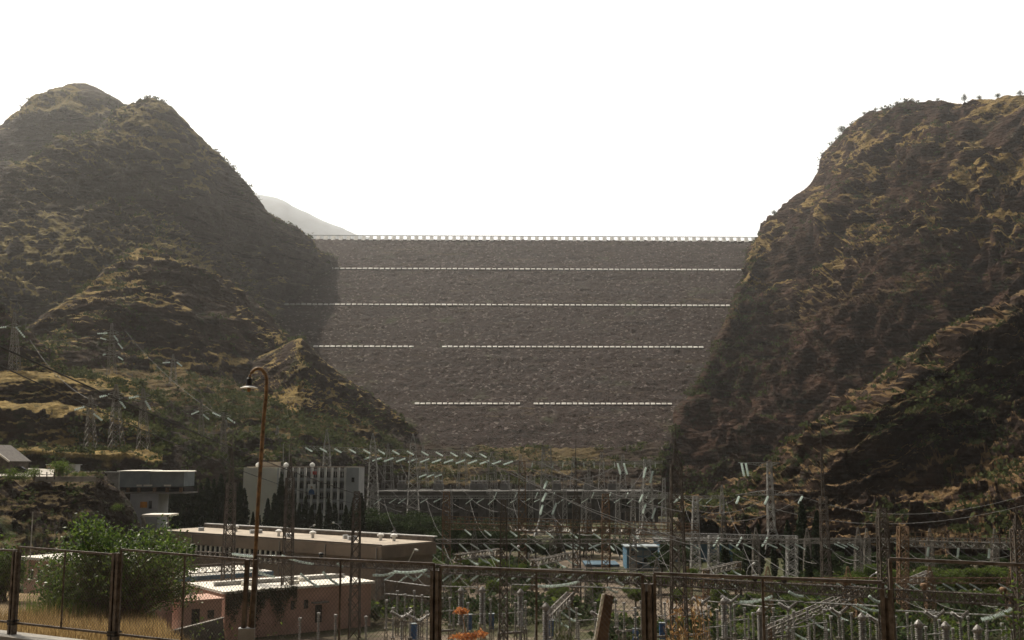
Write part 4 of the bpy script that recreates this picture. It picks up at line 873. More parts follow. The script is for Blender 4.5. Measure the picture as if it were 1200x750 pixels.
for px, py, h, Y, lab in ((69, 560, 4.2, 222, 'tall round green bush between the two kiosks on the plateau'), (40, 563, 2.8, 205, 'dark green bush at the edge of the bank below the parked cars'), (10, 566, 3.0, 202, 'yellow green bush at the left edge of the bank'), (97, 561, 1.6, 226, 'low yellow green bush at the right end of the kerb wall'), (88, 560, 1.5, 232, 'orange green bush beside the white kiosk'), (28, 566, 2.2, 203, 'grey green bush on the grassy rim of the bank'), (138, 600, 2.0, 229, 'pale bush on the broken right end of the bank')):
    SH.put(pt(px, py, Y), h, lab, None, w=h * 1.1)
# ---- brown flat roofed hall
C0 = Vector((-22.8, 190, 0)); LD = Vector((-52, 42, 0)).normalized(); PD = Vector((42, 52, 0)).normalized(); RZ = pt(450, 639, 190).z
T = thing('hall', 'long low brown hall with a flat felt roof and a strip of windows', 'building', (C0.x, C0.y, GZ))
def slabq(m, o, a, b_, z0, z1):
    q = [o, o + a, o + a + b_, o + b_]; m.hexa([Vector((p.x, p.y, z0)) for p in q], [Vector((p.x, p.y, z1)) for p in q])
LL, WW = 70.0, 13.0
m = MB(); slabq(m, C0, PD * WW, LD * LL, GZ, RZ - 0.2); m.build('wall', M_brownw, T)
m = MB(); slabq(m, C0 - PD * 0.5 - LD * 0.5, PD * (WW + 1), LD * (LL + 1), RZ - 2.3, RZ - 0.25); m.build('fascia', M_brownw, T)
m = MB(); slabq(m, C0 - PD * 0.3 - LD * .3, PD * (WW + .6), LD * (LL + .6), RZ - 0.24, RZ); rf = m.build('roof', M_roofb, T)
m = MB(); slabq(m, C0 + PD * (WW - 0.1) - LD * .4, PD * 0.5, LD * (LL + .8), RZ + 0.003, RZ + 0.75); slabq(m, C0 - PD * 0.45 - LD * .4, PD * 0.25, LD * (LL + .8), RZ + 0.003, RZ + 0.14); m.build('parapet', M_steeld, rf)
m = MB(); slabq(m, C0 + PD * (WW + 0.15) - LD * .4, PD * 0.7, LD * (LL + .8), RZ + 0.76, RZ + 0.92); m.build('coping', M_white, rf)
for q, w_ in ((6, 9), (9, 8.5), (24, 5), (33, 4), (52, 8), (55, 8)):
    m = MB(); c = C0 + LD * q + PD * w_ + Vector((0, 0, RZ)); m.lathe(c, c + Vector((0, 0, 1.4)), [(0, .3), (.5, .3), (.55, .65), (.8, .65), (1, .1)], 8); m.build('roof_vent', M_white, T)
for i in range(26):
    q = 27 + i * 1.6
    m = MB(); slabq(m, C0 + LD * q - PD * 0.12, PD * 0.08, LD * 1.15, RZ - 4.6, RZ - 2.45); m.build('window', M_glass, T)
    m = MB(); slabq(m, C0 + LD * (q + 1.2) - PD * 0.35, PD * 0.3, LD * 0.35, RZ - 4.8, RZ - 2.35); m.build('pillar', M_beige, T)
m = MB(); slabq(m, C0 + LD * 4 - PD * 0.1, PD * 0.06, LD * 0.9, RZ - 4, RZ - 2.6); m.build('window', M_glass, T)
for q in (0.6, 14, 27, 41, 55):
    m = MB(); c = C0 + LD * q - PD * 0.62; m.tube([Vector((c.x, c.y, RZ - 0.4)), Vector((c.x, c.y, GZ))], 0.1, 6); m.build('drain_pipe', M_conc, T)
for q, w_, a1, b1 in ((14, 6, 1.6, 1.2), (17.5, 7.5, .9, .9), (29, 3.5, 1.2, 2.2), (44, 7, 2.4, 1.4), (60, 5, 1.1, 1.1)):
    m = MB(); c = C0 + LD * q + PD * w_; m.box((c.x, c.y, RZ + .003), a1, b1, .7, 0.4); m.build('roof_box', M_greyw, T)
m = MB(); e_ = C0 + PD * 6 - LD * .6 + Vector((0, 0, RZ - 3.4)); m.bar(e_, e_ - LD * 1.6 + Vector((0, 0, 2.4)), .14); m.bar(e_ - LD * 1.6 + Vector((0, 0, 2.4)), e_ - LD * 2.4 + Vector((0, 0, 2.3)), .3); m.build('lamp_bracket', M_roofw, T)
# ---- pink buildings
def pbox(name, label, cat, pxa, ya, pxb, yb, top_py, depth, roof, wall, h, over=0.7, lip=0.35):
    a = gp(pxa, ya); b_ = gp(pxb, yb); z1 = pt(600, top_py, ya).z; d = (b_ - a); n = Vector((-d.y, d.x, 0)).normalized()
    if n.y < 0: n = -n
    T = thing(name, label, cat, a); L = d.length; d.normalize()
    m = MB(); slabq(m, a, d * L, n * depth, z1 - h, z1 - lip); m.build('wall', wall, T)
    m = MB(); slabq(m, a - d * over - n * over, d * (L + 2 * over), n * (depth + 2 * over), z1 - lip, z1); m.build('roof', roof, T)
    return T, a, d, n, z1, L
T, a, d, n, z1, L = pbox('pink_house', 'pink two storey house with a bright flat roof behind the big bush', 'building', 23, 148, 118, 139, 652, 11, M_roofw, M_pink, 14, 0.6)
m = MB(); slabq(m, a - d * .7 + n * 10.2, d * (L + 1.4), n * 0.5, z1, z1 + 0.9); m.build('parapet', M_white, T)
for r in range(3):
    for i in range(5):
        m = MB(); slabq(m, a + d * (1.0 + i * 2.1) - n * 0.04, d * 0.95, n * 0.03, z1 - 2.9 - r * 3.1, z1 - 1.6 - r * 3.1); w_ = m.build('window', M_glass, T)
        m = MB(); slabq(m, a + d * (1.42 + i * 2.1) - n * 0.1, d * 0.1, n * 0.06, z1 - 2.9 - r * 3.1, z1 - 1.6 - r * 3.1); slabq(m, a + d * (0.9 + i * 2.1) - n * 0.16, d * 1.15, n * 0.12, z1 - 3.05 - r * 3.1, z1 - 2.93 - r * 3.1); m.build('frame', M_beige, w_)
m = MB(); m.tube([a + d * 1.2 - n * .1 + Vector((0, 0, 10)), a + d * 1.2 - n * .1 + Vector((0, 0, z1 - GZ + 6 - 0))], 0.07, 5); m.build('drain_pipe', M_conc, T)
T, a, d, n, z1, L = pbox('pink_shed', 'long pink shed with a bright pale roof and climbing ivy', 'building', 262, 158, 434, 172, 693, 14, M_roofw, M_pink, 7.5, 0.5)
for i, (q, w_) in enumerate(((0.43, 0.6), (0.52, .7))):
    m = MB(); slabq(m, a + d * (L * q) - n * 0.05, d * w_, n * 0.03, z1 - 3.4, z1 - 2.1); m.build('window', M_glass, T)
m = MB(); slabq(m, a + d * (L * 0.60) - n * 0.05, d * 1.1, n * 0.03, z1 - 5.6, z1 - 3.0); dd = m.build('door', M_black, T)
m = MB(); slabq(m, a + d * (L * 0.57) - n * 1.0, d * 2.6, n * 1.0, z1 - 2.7, z1 - 2.5); m.build('awning', M_conc, T)
for q in (0, 1):
    m = MB(); c = a + d * (L * 0.84) - n * 0.06; c.z = z1 - 2.6 - q * 0.75
    m.face([c + d * (0.26 * math.cos(t_ * .6283)) + Vector((0, 0, 0.26 * math.sin(t_ * .6283))) for t_ in range(10)]); m.build('round_opening', M_black, T)
for q in (2.5, 5.5, 8.5, 12, 15):
    m = MB(); c = a + d * q + n * (3 + (q * 7) % 6); c.z = z1; m.box(c, 1.6, 0.9, 0.55, rz=0.3); m.build('roof_box', M_roofw, T)
m = MB(); slabq(m, a + n * 7 + d * 1, d * (L - 2), n * 0.4, z1 + 0.003, z1 + 0.6); m.build('roof_ridge', M_steel, T)
rs = np.random.default_rng(77); C = []
for i in range(5200):
    q = rs.random() * 11.0; zz = z1 - 0.2 - abs(rs.normal()) * (1.6 + 1.0 * math.sin(q * 1.7)); v_ = a + d * q - n * (0.15 + 0.45 * rs.random()); C.append((v_.x, v_.y, max(GZ, zz + rs.random() * 0.3)))
V, Fq = leaf_quads(np.array(C), 0.13, 0.8, rs); tag(np_mesh('ivy', V, Fq, L_tree), 'dark green ivy hanging over the left half of the pink shed', 'ivy')
T, a, d, n, z1, L = pbox('pink_annex', 'plain pink annex with a flat clay roof left of the ivy covered shed', 'building', 214, 147, 258, 150, 704, 6, M_pink, M_pink, 7, 0.25, 0.2)
m = MB(); slabq(m, a + d * 1.0 - n * 0.05, d * 1.1, n * 0.03, z1 - 3.6, z1 - 1.2); m.build('door', M_black, T)
m = MB(); slabq(m, a + d * 3.2 - n * 0.05, d * 0.9, n * 0.03, z1 - 2.6, z1 - 1.5); m.build('window', M_glass, T)
T, a, d, n, z1, L = pbox('blue_edged_shed', 'beige roofed shed with a blue roof edge behind the big bush', 'building', 205, 176, 312, 186, 676, 12, M_roofw, M_beige, 8, 0.6, 0.25)
m = MB(); slabq(m, a - d * 0.7 - n * 0.85, d * (L + 1.4), n * 0.18, z1 - 0.75, z1 - 0.05); m.build('fascia', M_blue, T)
m = MB(); truss(m, a + d * 0.5 + n * 1.4 + Vector((0, 0, z1 - GZ + 1.5)), a + d * (L - 0.5) + n * 1.4 + Vector((0, 0, z1 - GZ + 1.5)), 0.5, 1.3, 12, 0.14); m.build('roof_truss', M_steeld, T)
T = thing('garden_wall', 'pale low garden wall below the pink annex', 'wall', gp(225, 142)); m = MB(); m.bar(gp(186, 139, GZ + 2.0), gp(262, 145, GZ + 3.2), 0.35, 3.4); m.build('wall_body', M_concd, T); m = MB(); m.bar(gp(186, 139, GZ + 3.8), gp(262, 145, GZ + 5.0), 0.5, 0.16); m.build('coping', M_conc, T)
# ---- blue buildings in the yard
T = thing('blue_house', 'blue glazed house with cross bars between the large pylons', 'building', gp(752, 262))
m = MB(); wbox(m, 735, 771, 642, 690, 262, 9); m.build('wall', M_blue, T)
m = MB(); wbox(m, 733, 773, 640.3, 641.8, 261, 11); m.build('roof', M_bgrey, T)
for i in range(4):
    for j in range(3):
        m = MB(); wbox(m, 737.5 + i * 8.4, 744.5 + i * 8.4, 645 + j * 8, 651 + j * 8, 261.9, 0.07); m.build('window', M_bgrey if (i + j) % 3 else M_glass, T)
T = thing('blue_shed', 'low dark blue shed with a wide roof right of the blue glazed house', 'building', gp(815, 285))
m = MB(); wbox(m, 774, 858, 636, 690, 285, 12); m.build('wall', M_blue, T); m = MB(); wbox(m, 772, 860, 633.5, 635.6, 284, 14); m.build('roof', M_concd, T)
m = MB(); wbox(m, 800, 812, 645, 690, 284.9, 0.07); m.build('door', M_black, T)
T = thing('blue_shed', 'low faded blue roof half hidden behind the middle masts', 'building', gp(680, 270))
m = MB(); wbox(m, 688, 724, 664, 690, 270, 9); m.build('wall', M_blue, T); m = MB(); wbox(m, 686, 726, 661.5, 663.6, 269, 11); m.build('roof', M_blues, T)
T = thing('canopy', 'long pale flat canopy roof below the powerhouse openings', 'canopy', gp(650, 400))
m = MB(); wbox(m, 604, 770, 623, 626.5, 400, 14); m.build('roof', M_conc, T); m = MB()
for px in range(610, 770, 26): m.bar(pt(px, 626.5, 401), gp(px, 401), 0.5)
m.build('post', M_concd, T)
# ---- large free pylons in the yard
def big_pylon(px, Y, top, waist, foot_w, body_w, arms, strs, label, mat=None):
    k = Y / F; mat = mat or M_steel; b = gp(px, Y); T = thing('pylon', label, 'pylon', b)
    wz = pt(px, waist, Y).z; m = MB(); mast(m, b, Vector((b.x, Y, wz)), foot_w * k, body_w * k, 4, 0.30, 0.16); m.build('legs', mat, T)
    m = MB(); mast(m, Vector((b.x, Y, wz)), pt(px, top, Y) * 1.0 + Vector((b.x - pt(px, top, Y).x, 0, 0)), body_w * k, body_w * 0.55 * k, 9, 0.24, 0.14); m.build('mast', mat, T)
    for py, l, r in arms:
        z = pt(px, py, Y).z; m = MB()
        for e in (-l, r):
            for sy in (-1, 1):
                m.bar(Vector((b.x, Y + sy * body_w * .3 * k, z)), Vector((b.x + e * k, Y, z)), 0.2); m.bar(Vector((b.x, Y + sy * body_w * .3 * k, z - 5 * k if py < 560 else z + 6 * k)), Vector((b.x + e * k, Y, z)), 0.17)
            nb_ = max(3, int(abs(e) / 6))
            for i in range(1, nb_): f = i / nb_; m.bar(Vector((b.x + e * k * f, Y, z)), Vector((b.x + e * k * f, Y, z + (6 if py >= 560 else -5) * k * (1 - f))), 0.12); m.bar(Vector((b.x + e * k * f, Y, z)), Vector((b.x + e * k * (i + 1) / nb_, Y, z + (6 if py >= 560 else -5) * k * (1 - (i + 1) / nb_))), 0.12)
        m.build('crossarm', mat, T)
    for x0_, y0_, x1_, y1_ in strs: string(pt(x0_, y0_, Y - 2), pt(x1_, y1_, Y - 5), T, 0.36, 8, n=6)
    return T
big_pylon(641, 300, 524, 608, 44, 17, [(541, 14, 14)], [(640, 578, 635, 588), (636, 592, 633, 603), (652, 590, 647, 603), (641, 564, 637, 574)], 'tall grey pylon with wide spread legs in front of the middle of the powerhouse')
big_pylon(760, 330, 538, 614, 40, 13, [(541, 36, 18), (580, 26, 38)], [(724, 543, 727, 556), (731, 543, 735, 556), (757, 548, 754, 560), (765, 552, 762, 566), (753, 580, 749, 589), (800, 581, 789, 589), (757, 590, 753, 602), (768, 596, 764, 608)], 'grey pylon with two long cross arms before the foot of the right mountain')
big_pylon(905, 300, 541, 620, 24, 8, [(542, 36, 12), (580, 40, 38)], [(869, 543, 872, 558), (874, 543, 877, 558), (866, 582, 863, 590), (900, 582, 896, 591), (940, 582, 936, 590)], 'thin grey pylon with two cross arms before the reddish slope on the right')
# ---- brown walkway gantry in the middle
YM = 242
T = thing('walkway_gantry', 'rust brown lattice masts carrying a long railed walkway in mid yard', 'gantry', gp(612, YM))
for px, top in [(523, 576), (612, 541), (710, 579)]:
    m = MB(); b = gp(px, YM); t = pt(px, 610, YM); e = pt(px, top, YM); e.x = t.x
    mast(m, b, t, 1.7, 1.7, 9, 0.20, 0.12); mast(m, t, e, 1.7, 1.3, 6, 0.18, 0.11); m.build('mast', M_rust, T)
m = MB(); t = pt(815, 582, YM); b = gp(815, YM); mast(m, b, t, 2.2, 1.0, 14, 0.2, 0.12); m.build('mast', M_steel, T)
A_, B_ = pt(520, 613, YM), pt(818, 625, YM); B_.z = A_.z - 1.6
m = MB(); truss(m, A_, B_, 1.6, 1.3, 44, 0.16, 0.1); m.build('beam', M_rust, T)
m = MB()
for i in range(61): p = A_.lerp(B_, i / 60) + Vector((0, -.8, 0)); m.bar(p, p + Vector((0, 0, 1.5)), 0.09); p.y += 1.6; m.bar(p, p + Vector((0, 0, 1.5)), 0.07)
for z in (.75, 1.5):
    for y_ in (-.8, .8): m.bar(A_ + Vector((0, y_, z)), B_ + Vector((0, y_, z)), 0.09)
m.build('railing', M_rust, T)
for px in (545, 568, 598, 640, 668, 695, 740, 768): q = A_.lerp(B_, (px - 520) / 298) + Vector((0, -.8, -1.3)); string(q, q + Vector((1.5, -2.5, -1.0)), T, 0.2, 8)
# ---- pale portal on the right, second row
T = thing('gantry', 'pale portal with a long thin beam and three insulators below the reddish slope', 'gantry', gp(928, 222))
for px in (928, 836):
    m = MB(); mast(m, gp(px, 222), pt(px, 628, 222), 1.9, 1.9, 9, 0.17, 0.1); m.build('mast', M_steel, T)
m = MB(); truss(m, pt(765, 624, 226), pt(930, 628, 222), 1.1, 0.9, 34, 0.12, 0.07); m.build('beam', M_steel, T)
for px in (842, 869, 899): string(pt(px, 630, 221), pt(px - 6, 640, 218), T, 0.2, 9, 0.15)
# ---- right railed portal
YR = 172
T = thing('walkway_gantry', 'railed lattice portal with three slanted insulators at the right edge', 'gantry', gp(1125, YR))
for px, top in ((1058, 617), (1192, 620), (1320, 622)):
    m = MB(); mast(m, gp(px, YR), pt(px, top, YR), 1.35, 1.35, 12, 0.16, 0.09); m.build('mast', M_rust, T)
A_, B_ = pt(1056, 633, YR), pt(1322, 641, YR)
m = MB(); truss(m, A_, B_, 1.2, 0.95, 44, 0.13, 0.08); m.build('beam', M_steelm, T)
m = MB()
for i in range(36): p = A_.lerp(B_, i / 35) + Vector((0, -.6, 0)); m.bar(p, p + Vector((0, 0, 1.35)), 0.08)
for z in (.7, 1.35): m.bar(A_ + Vector((0, -.6, z)), B_ + Vector((0, -.6, z)), 0.08)
m.build('railing', M_rust, T)
for px in (1086, 1121, 1157, 1187): q = A_.lerp(B_, (px - 1056) / 266) + Vector((0, -.6, -.95)); string(q, q + Vector((-.6, -1, -1.3)), T, 0.2, 9)
# ---- nearest gantry: dark masts joined by a long beam that crosses the whole yard
def rowA(px):
    f = (px - 265) / (1200 - 265); iY = (1 - f) / 172 + f / 116; return 1 / iY
ZA = -14.3
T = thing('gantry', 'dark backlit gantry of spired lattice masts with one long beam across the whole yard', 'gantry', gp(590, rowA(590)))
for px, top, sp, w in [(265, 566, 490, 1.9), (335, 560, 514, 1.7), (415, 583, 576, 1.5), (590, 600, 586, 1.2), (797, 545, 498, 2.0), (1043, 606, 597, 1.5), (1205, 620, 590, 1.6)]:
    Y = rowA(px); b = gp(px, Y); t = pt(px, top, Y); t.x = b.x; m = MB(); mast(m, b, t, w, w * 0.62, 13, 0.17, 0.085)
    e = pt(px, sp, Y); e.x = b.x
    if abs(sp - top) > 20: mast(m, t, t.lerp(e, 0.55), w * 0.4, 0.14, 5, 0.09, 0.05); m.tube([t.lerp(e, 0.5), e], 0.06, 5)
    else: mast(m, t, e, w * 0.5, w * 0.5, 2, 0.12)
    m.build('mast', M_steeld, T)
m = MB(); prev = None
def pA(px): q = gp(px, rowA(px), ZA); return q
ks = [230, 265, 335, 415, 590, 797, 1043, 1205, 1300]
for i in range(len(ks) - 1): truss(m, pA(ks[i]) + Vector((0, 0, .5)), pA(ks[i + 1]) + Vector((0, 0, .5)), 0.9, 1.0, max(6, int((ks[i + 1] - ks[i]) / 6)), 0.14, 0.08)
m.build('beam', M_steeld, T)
for px in (376, 885, 919, 990, 1083, 1176): 
    m = MB(); c = pA(px) + Vector((0, 0, .5)); m.lathe(c, c + Vector((0, 0, .85)), [(0, .12), (.25, .3), (.7, .42), (.9, .36), (1, .2)], 10); m.build('floodlight', M_rust if px in (1083, 1176, 990) else M_black, T)
for x0_, y0_, x1_, y1_, tw in [(273, 649, 322, 652, .5), (330, 651, 368, 661, 0), (285, 663, 312, 674, 0), (395, 660, 402, 664, 0), (438, 674, 462, 671, .5), (462, 670, 500, 668, .4), (474, 671, 488, 679, 0), (496, 670, 505, 676, 0), (300, 668, 322, 676, 0), (352, 672, 374, 688, 0), (378, 670, 398, 686, 0),
                               (631, 687, 678, 682, .6), (712, 688, 724, 694, 0), (722, 678, 731, 686, 0), (867, 706, 905, 699, .8), (924, 693, 942, 699, .3), (1004, 708, 1030, 716, 0), (1018, 698, 1032, 706, 0), (1150, 726, 1186, 713, .9)]:
    Y0_, Y1_ = rowA(x0_) - 1.5, rowA(x1_) - 1.0
    if y0_ > 684: Y0_ += 0; 
    string(pt(x0_, y0_, Y0_), pt(x1_, y1_, Y1_), T, 0.19, 20, 0.2, tw)
# ---- lightning masts
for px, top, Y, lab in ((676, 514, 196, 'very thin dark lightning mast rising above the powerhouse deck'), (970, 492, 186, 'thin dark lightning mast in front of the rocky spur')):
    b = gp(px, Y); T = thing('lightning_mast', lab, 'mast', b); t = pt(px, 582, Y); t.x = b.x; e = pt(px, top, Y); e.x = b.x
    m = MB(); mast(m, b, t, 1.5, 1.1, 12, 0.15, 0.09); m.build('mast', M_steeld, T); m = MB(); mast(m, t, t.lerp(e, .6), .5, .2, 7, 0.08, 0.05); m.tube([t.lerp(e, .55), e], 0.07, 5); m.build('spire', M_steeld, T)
# ---- low gantries seen end on, each with three glass strings
def low_gantry(xa, ya, xb, yb, YA, YB_, label, n=3, slen=12, dy=8):
    A_, B_ = pt(xa, ya, YA), pt(xb, yb, YB_); T = thing('low_gantry', label, 'gantry', gp(xa, YA))
    m = MB(); truss(m, A_, B_, 1.1, 1.0, 14, 0.15, 0.09); m.build('beam', M_steelm, T)
    for p in (A_.lerp(B_, .04), A_.lerp(B_, .96)):
        m = MB(); mast(m, Vector((p.x, p.y, GZ)), p, 1.1, 0.9, 7, 0.15, 0.09); m.build('post', M_rust, T)
    for i in range(n):
        q = A_.lerp(B_, (i + 1) / (n + 1)) - Vector((0, 0, .9)); pp = q.y
        px_ = 600 + F * q.x / (q.y * cT + q.z * sT); py_ = 375 - F * (q.z * cT - q.y * sT) / (q.y * cT + q.z * sT)
        string(q, pt(px_ + slen, py_ + dy, pp - 2.5), T, 0.17, 14, 0.25)
low_gantry(535, 650, 586, 643, 205, 222, 'low portal left of the dark middle mast with pale drooping insulators')
low_gantry(624, 657, 676, 646, 200, 218, 'low portal beside the spread legs of the tall grey pylon')
low_gantry(825, 668, 866, 658, 196, 214, 'low portal right of the pale tapering mast')
low_gantry(893, 738, 1010, 687, 140, 172, 'long sloping portal beam in the lower right of the yard', 4, 26, 16)
low_gantry(1058, 682, 1089, 669, 176, 194, 'short low portal between the posts of the railed portal', 3, 15, 8)
low_gantry(640, 722, 668, 694, 158, 180, 'low beam with drooping strings behind the leaning board', 3, 20, 14)
# ---- switchgear: columns on steel stands
def stand(m, h, w=0.5):
    for sx in (-1, 1):
        for sy in (-1, 1): m.bar((sx * w / 2, sy * w / 2, 0), (sx * w / 2 * .8, sy * w / 2 * .8, h), 0.09)
    for i in range(3): z = h * i / 3; m.bar((-w / 2, -w / 2, z), (w / 2, -w / 2, z + h / 3), 0.06); m.bar((w / 2, w / 2, z), (-w / 2, w / 2, z + h / 3), 0.06)
    m.box((0, 0, h), w * 1.3, w * 1.3, 0.12)
def eq_post(label, group):
    T = thing('post_insulator', label, 'insulator post', (0, 0, 0), group); m = MB(); stand(m, 2.6, .4); m.build('stand', M_steelm, T)
    m = MB(); m.lathe((0, 0, 2.72), (0, 0, 6.2), ins_prof(1, 0.17, 14), 8); m.build('column', M_por, T); m = MB(); m.tube([(0, 0, 6.2), (0, 0, 6.5)], .22, 8); m.build('cap', M_steel, T); return T
def eq_ct(label, group):
    T = thing('current_transformer', label, 'current transformer', (0, 0, 0), group); m = MB(); stand(m, 2.2, .8); m.build('stand', M_steelm, T)
    m = MB(); m.lathe((0, 0, 2.3), (0, 0, 6.6), ins_prof(1, 0.46, 18), 12); m.build('column', M_por, T)
    m = MB(); m.lathe((0, 0, 6.6), (0, 0, 7.5), [(0, .42), (.25, .5), (.5, .48), (.75, .3), (1, .1)], 12); m.bar((-.9, 0, 6.9), (.9, 0, 6.9), .12); m.build('head', M_por, T); return T
def eq_br(label, group):
    T = thing('circuit_breaker', label, 'circuit breaker', (0, 0, 0), group); m = MB(); stand(m, 2.4, .6); m.box((0, -.4, .9), .7, .4, .9); m.build('stand', M_steelm, T)
    m = MB(); m.lathe((0, 0, 2.5), (0, 0, 5.2), ins_prof(1, 0.24, 11), 8); m.build('column', M_por, T)
    for s_ in (-1, 1): m = MB(); m.lathe((0, 0, 5.4), (s_ * 1.5, 0, 6.3), ins_prof(1, 0.26, 7), 8); m.build('breaking_chamber', M_por, T)
    m = MB(); m.lathe((0, 0, 5.15), (0, 0, 5.75), [(0, .2), (.3, .38), (.7, .38), (1, .15)], 8); m.build('head', M_steel, T); return T
def eq_dis(label, group):
    T = thing('disconnector', label, 'disconnector', (0, 0, 0), group)
    m = MB(); m.bar((-1.7, 0, 2.5), (1.7, 0, 2.5), .28)
    for s_ in (-1, 1): m.bar((s_ * 1.3, -.2, 0), (s_ * 1.3, 0, 2.5), .16); m.bar((s_ * 1.3, .5, 0), (s_ * 1.3, 0, 2.5), .12)
    m.build('stand', M_steelm, T)
    for s_ in (-1, 1): m = MB(); m.lathe((s_ * 1.4, 0, 2.6), (s_ * 1.4, 0, 5.0), ins_prof(1, .17, 10), 8); m.build('column', M_por, T)
    m = MB(); m.bar((-1.5, 0, 5.1), (1.6, 0, 5.15), .12); m.bar((1.4, 0, 5.1), (1.4, 0, 5.6), .1); m.build('contact_arm', M_steel, T); return T
EQ = {'p': [eq_post, None, 'slim ribbed insulator post on a lattice stand in the switchyard', 'insulator posts in the switchyard'],
      'c': [eq_ct, None, 'thick grey ribbed current transformer column on a stand in the switchyard', 'current transformers in the switchyard'],
      'b': [eq_br, None, 'circuit breaker with two raised chambers in a v shape', 'circuit breakers in the switchyard'],
      'd': [eq_dis, None, 'two post disconnector with a bar across its tops', 'disconnectors in the switchyard']}
def eq(kind, px, Y, rz=0.0, z=GZ):
    E = EQ[kind]; L = gp(px, Y, z); T_ = None
    if E[1] is None: E[1] = E[0](E[2], E[3]); E[1].location = L; E[1].rotation_euler = (0, 0, rz); return E[1]
    return dup(E[1], L, rz)
def top_row(px, py, kind):                  # distance at which this kind of equipment shows its top on the row py
    H = {'p': 6.5, 'c': 7.5, 'b': 6.3, 'd': 5.6}[kind]; lo, hi = 60, 400
    for _ in range(40):
        Y = (lo + hi) / 2; z = GZ + H; dd_ = Y * cT + z * sT
        if 375 - F * (z * cT - Y * sT) / dd_ > py: lo = Y
        else: hi = Y
    return lo
for kind, px, py in [('c', 540, 688), ('c', 565, 687), ('c', 610, 690), ('c', 1080, 726), ('c', 1112, 728), ('c', 893, 712), ('c', 850, 700), ('c', 1013, 718), ('c', 640, 706), ('c', 1150, 732),
                     ('b', 857, 698), ('b', 925, 706), ('b', 985, 712), ('b', 1098, 716), ('b', 1128, 717), ('b', 470, 716), ('b', 490, 720), ('b', 1030, 720), ('b', 823, 700), ('b', 705, 716),
                     ('d', 520, 712), ('d', 556, 716), ('d', 600, 714), ('d', 640, 722), ('d', 690, 722), ('d', 735, 712), ('d', 770, 718), ('d', 815, 716), ('d', 868, 722), ('d', 915, 718), ('d', 960, 726), ('d', 1060, 730), ('d', 1100, 738), ('d', 1170, 734), ('d', 940, 730), ('d', 840, 730)]:
    eq(kind, px, top_row(px, py, kind), rnd.uniform(-0.12, 0.12) + 0.35)
for px, py in [(452, 703), (465, 692), (474, 696), (485, 692), (494, 697), (460, 712), (480, 712), (500, 716), (512, 704), (527, 700), (548, 706), (575, 702), (585, 708), (593, 700), (604, 706), (616, 704), (628, 712), (646, 712), (656, 716), (668, 704), (676, 712), (698, 706), (712, 708), (722, 702), (732, 706),
               (745, 712), (752, 704), (764, 708), (780, 706), (792, 712), (804, 704), (832, 710), (842, 714), (862, 708), (874, 712), (884, 718), (900, 722), (908, 712), (918, 726), (932, 716), (948, 712), (956, 720), (968, 714), (976, 722), (990, 726), (1000, 718), (1022, 722), (1034, 728), (1052, 722), (1066, 718), (1088, 734), (1104, 726), (1120, 736), (1138, 722), (1146, 738), (1160, 726), (1178, 730), (1190, 738), (350, 724), (372, 718), (392, 720), (428, 722)]:
    eq('p', px, top_row(px, py, 'p'), rnd.uniform(-.2, .2))
# tubular busbars across the columns
def bus(pts_, label, r=0.09): m = MB(); [m.tube([gp(*pts_[i]), gp(*pts_[i + 1])], r, 6) for i in range(len(pts_) - 1)]; tag(m.build('busbar', M_steel, origin=gp(*pts_[0])), label, 'busbar')
bus([(452, 176, GZ + 6.6), (500, 168, GZ + 6.6), (560, 166, GZ + 6.6)], 'thin pale busbar over the columns beside the brown hall')
bus([(452, 170, GZ + 5.2), (520, 164, GZ + 5.2)], 'lower thin busbar among the columns left of the fence post')
bus([(600, 170, GZ + 6.6), (700, 166, GZ + 6.6), (760, 164, GZ + 6.6)], 'thin busbar across the columns behind the leaning board')
bus([(800, 172, GZ + 4.2), (900, 162, GZ + 4.2)], 'pale busbar behind the dry orange reeds')
bus([(880, 158, GZ + 5.8), (1040, 150, GZ + 5.8)], 'long busbar below the sloping portal beam', 0.12)
bus([(1050, 152, GZ + 5.0), (1200, 146, GZ + 5.0)], 'low busbar across the columns at the right edge', 0.12)
for px, py, Y in [(485, 742, 148), (550, 731, 152), (576, 730, 153), (646, 738, 150), (776, 741, 148), (745, 748, 147)]:
    c = pt(px, py, Y); T = thing('blue_cabinet', 'small blue control cabinet among the insulator columns', 'cabinet', (c.x, c.y, GZ), 'blue cabinets in the switchyard')
    hh = max(1.6, c.z - GZ + 1.2); m = MB(); m.box((c.x, c.y, GZ + hh - 2.0), 1.2 if px == 485 else .7, 0.7, 2.0); m.build('box', M_bluep, T); m = MB()
    for sx in (-.28, .28): m.box((c.x + sx, c.y, GZ), .12, .12, hh - 2.0)
    m.build('leg', M_steel, T); m = MB(); m.box((c.x, c.y, GZ + hh), 1.3 if px == 485 else .8, .8, .1); m.build('lid', M_bgrey, T)
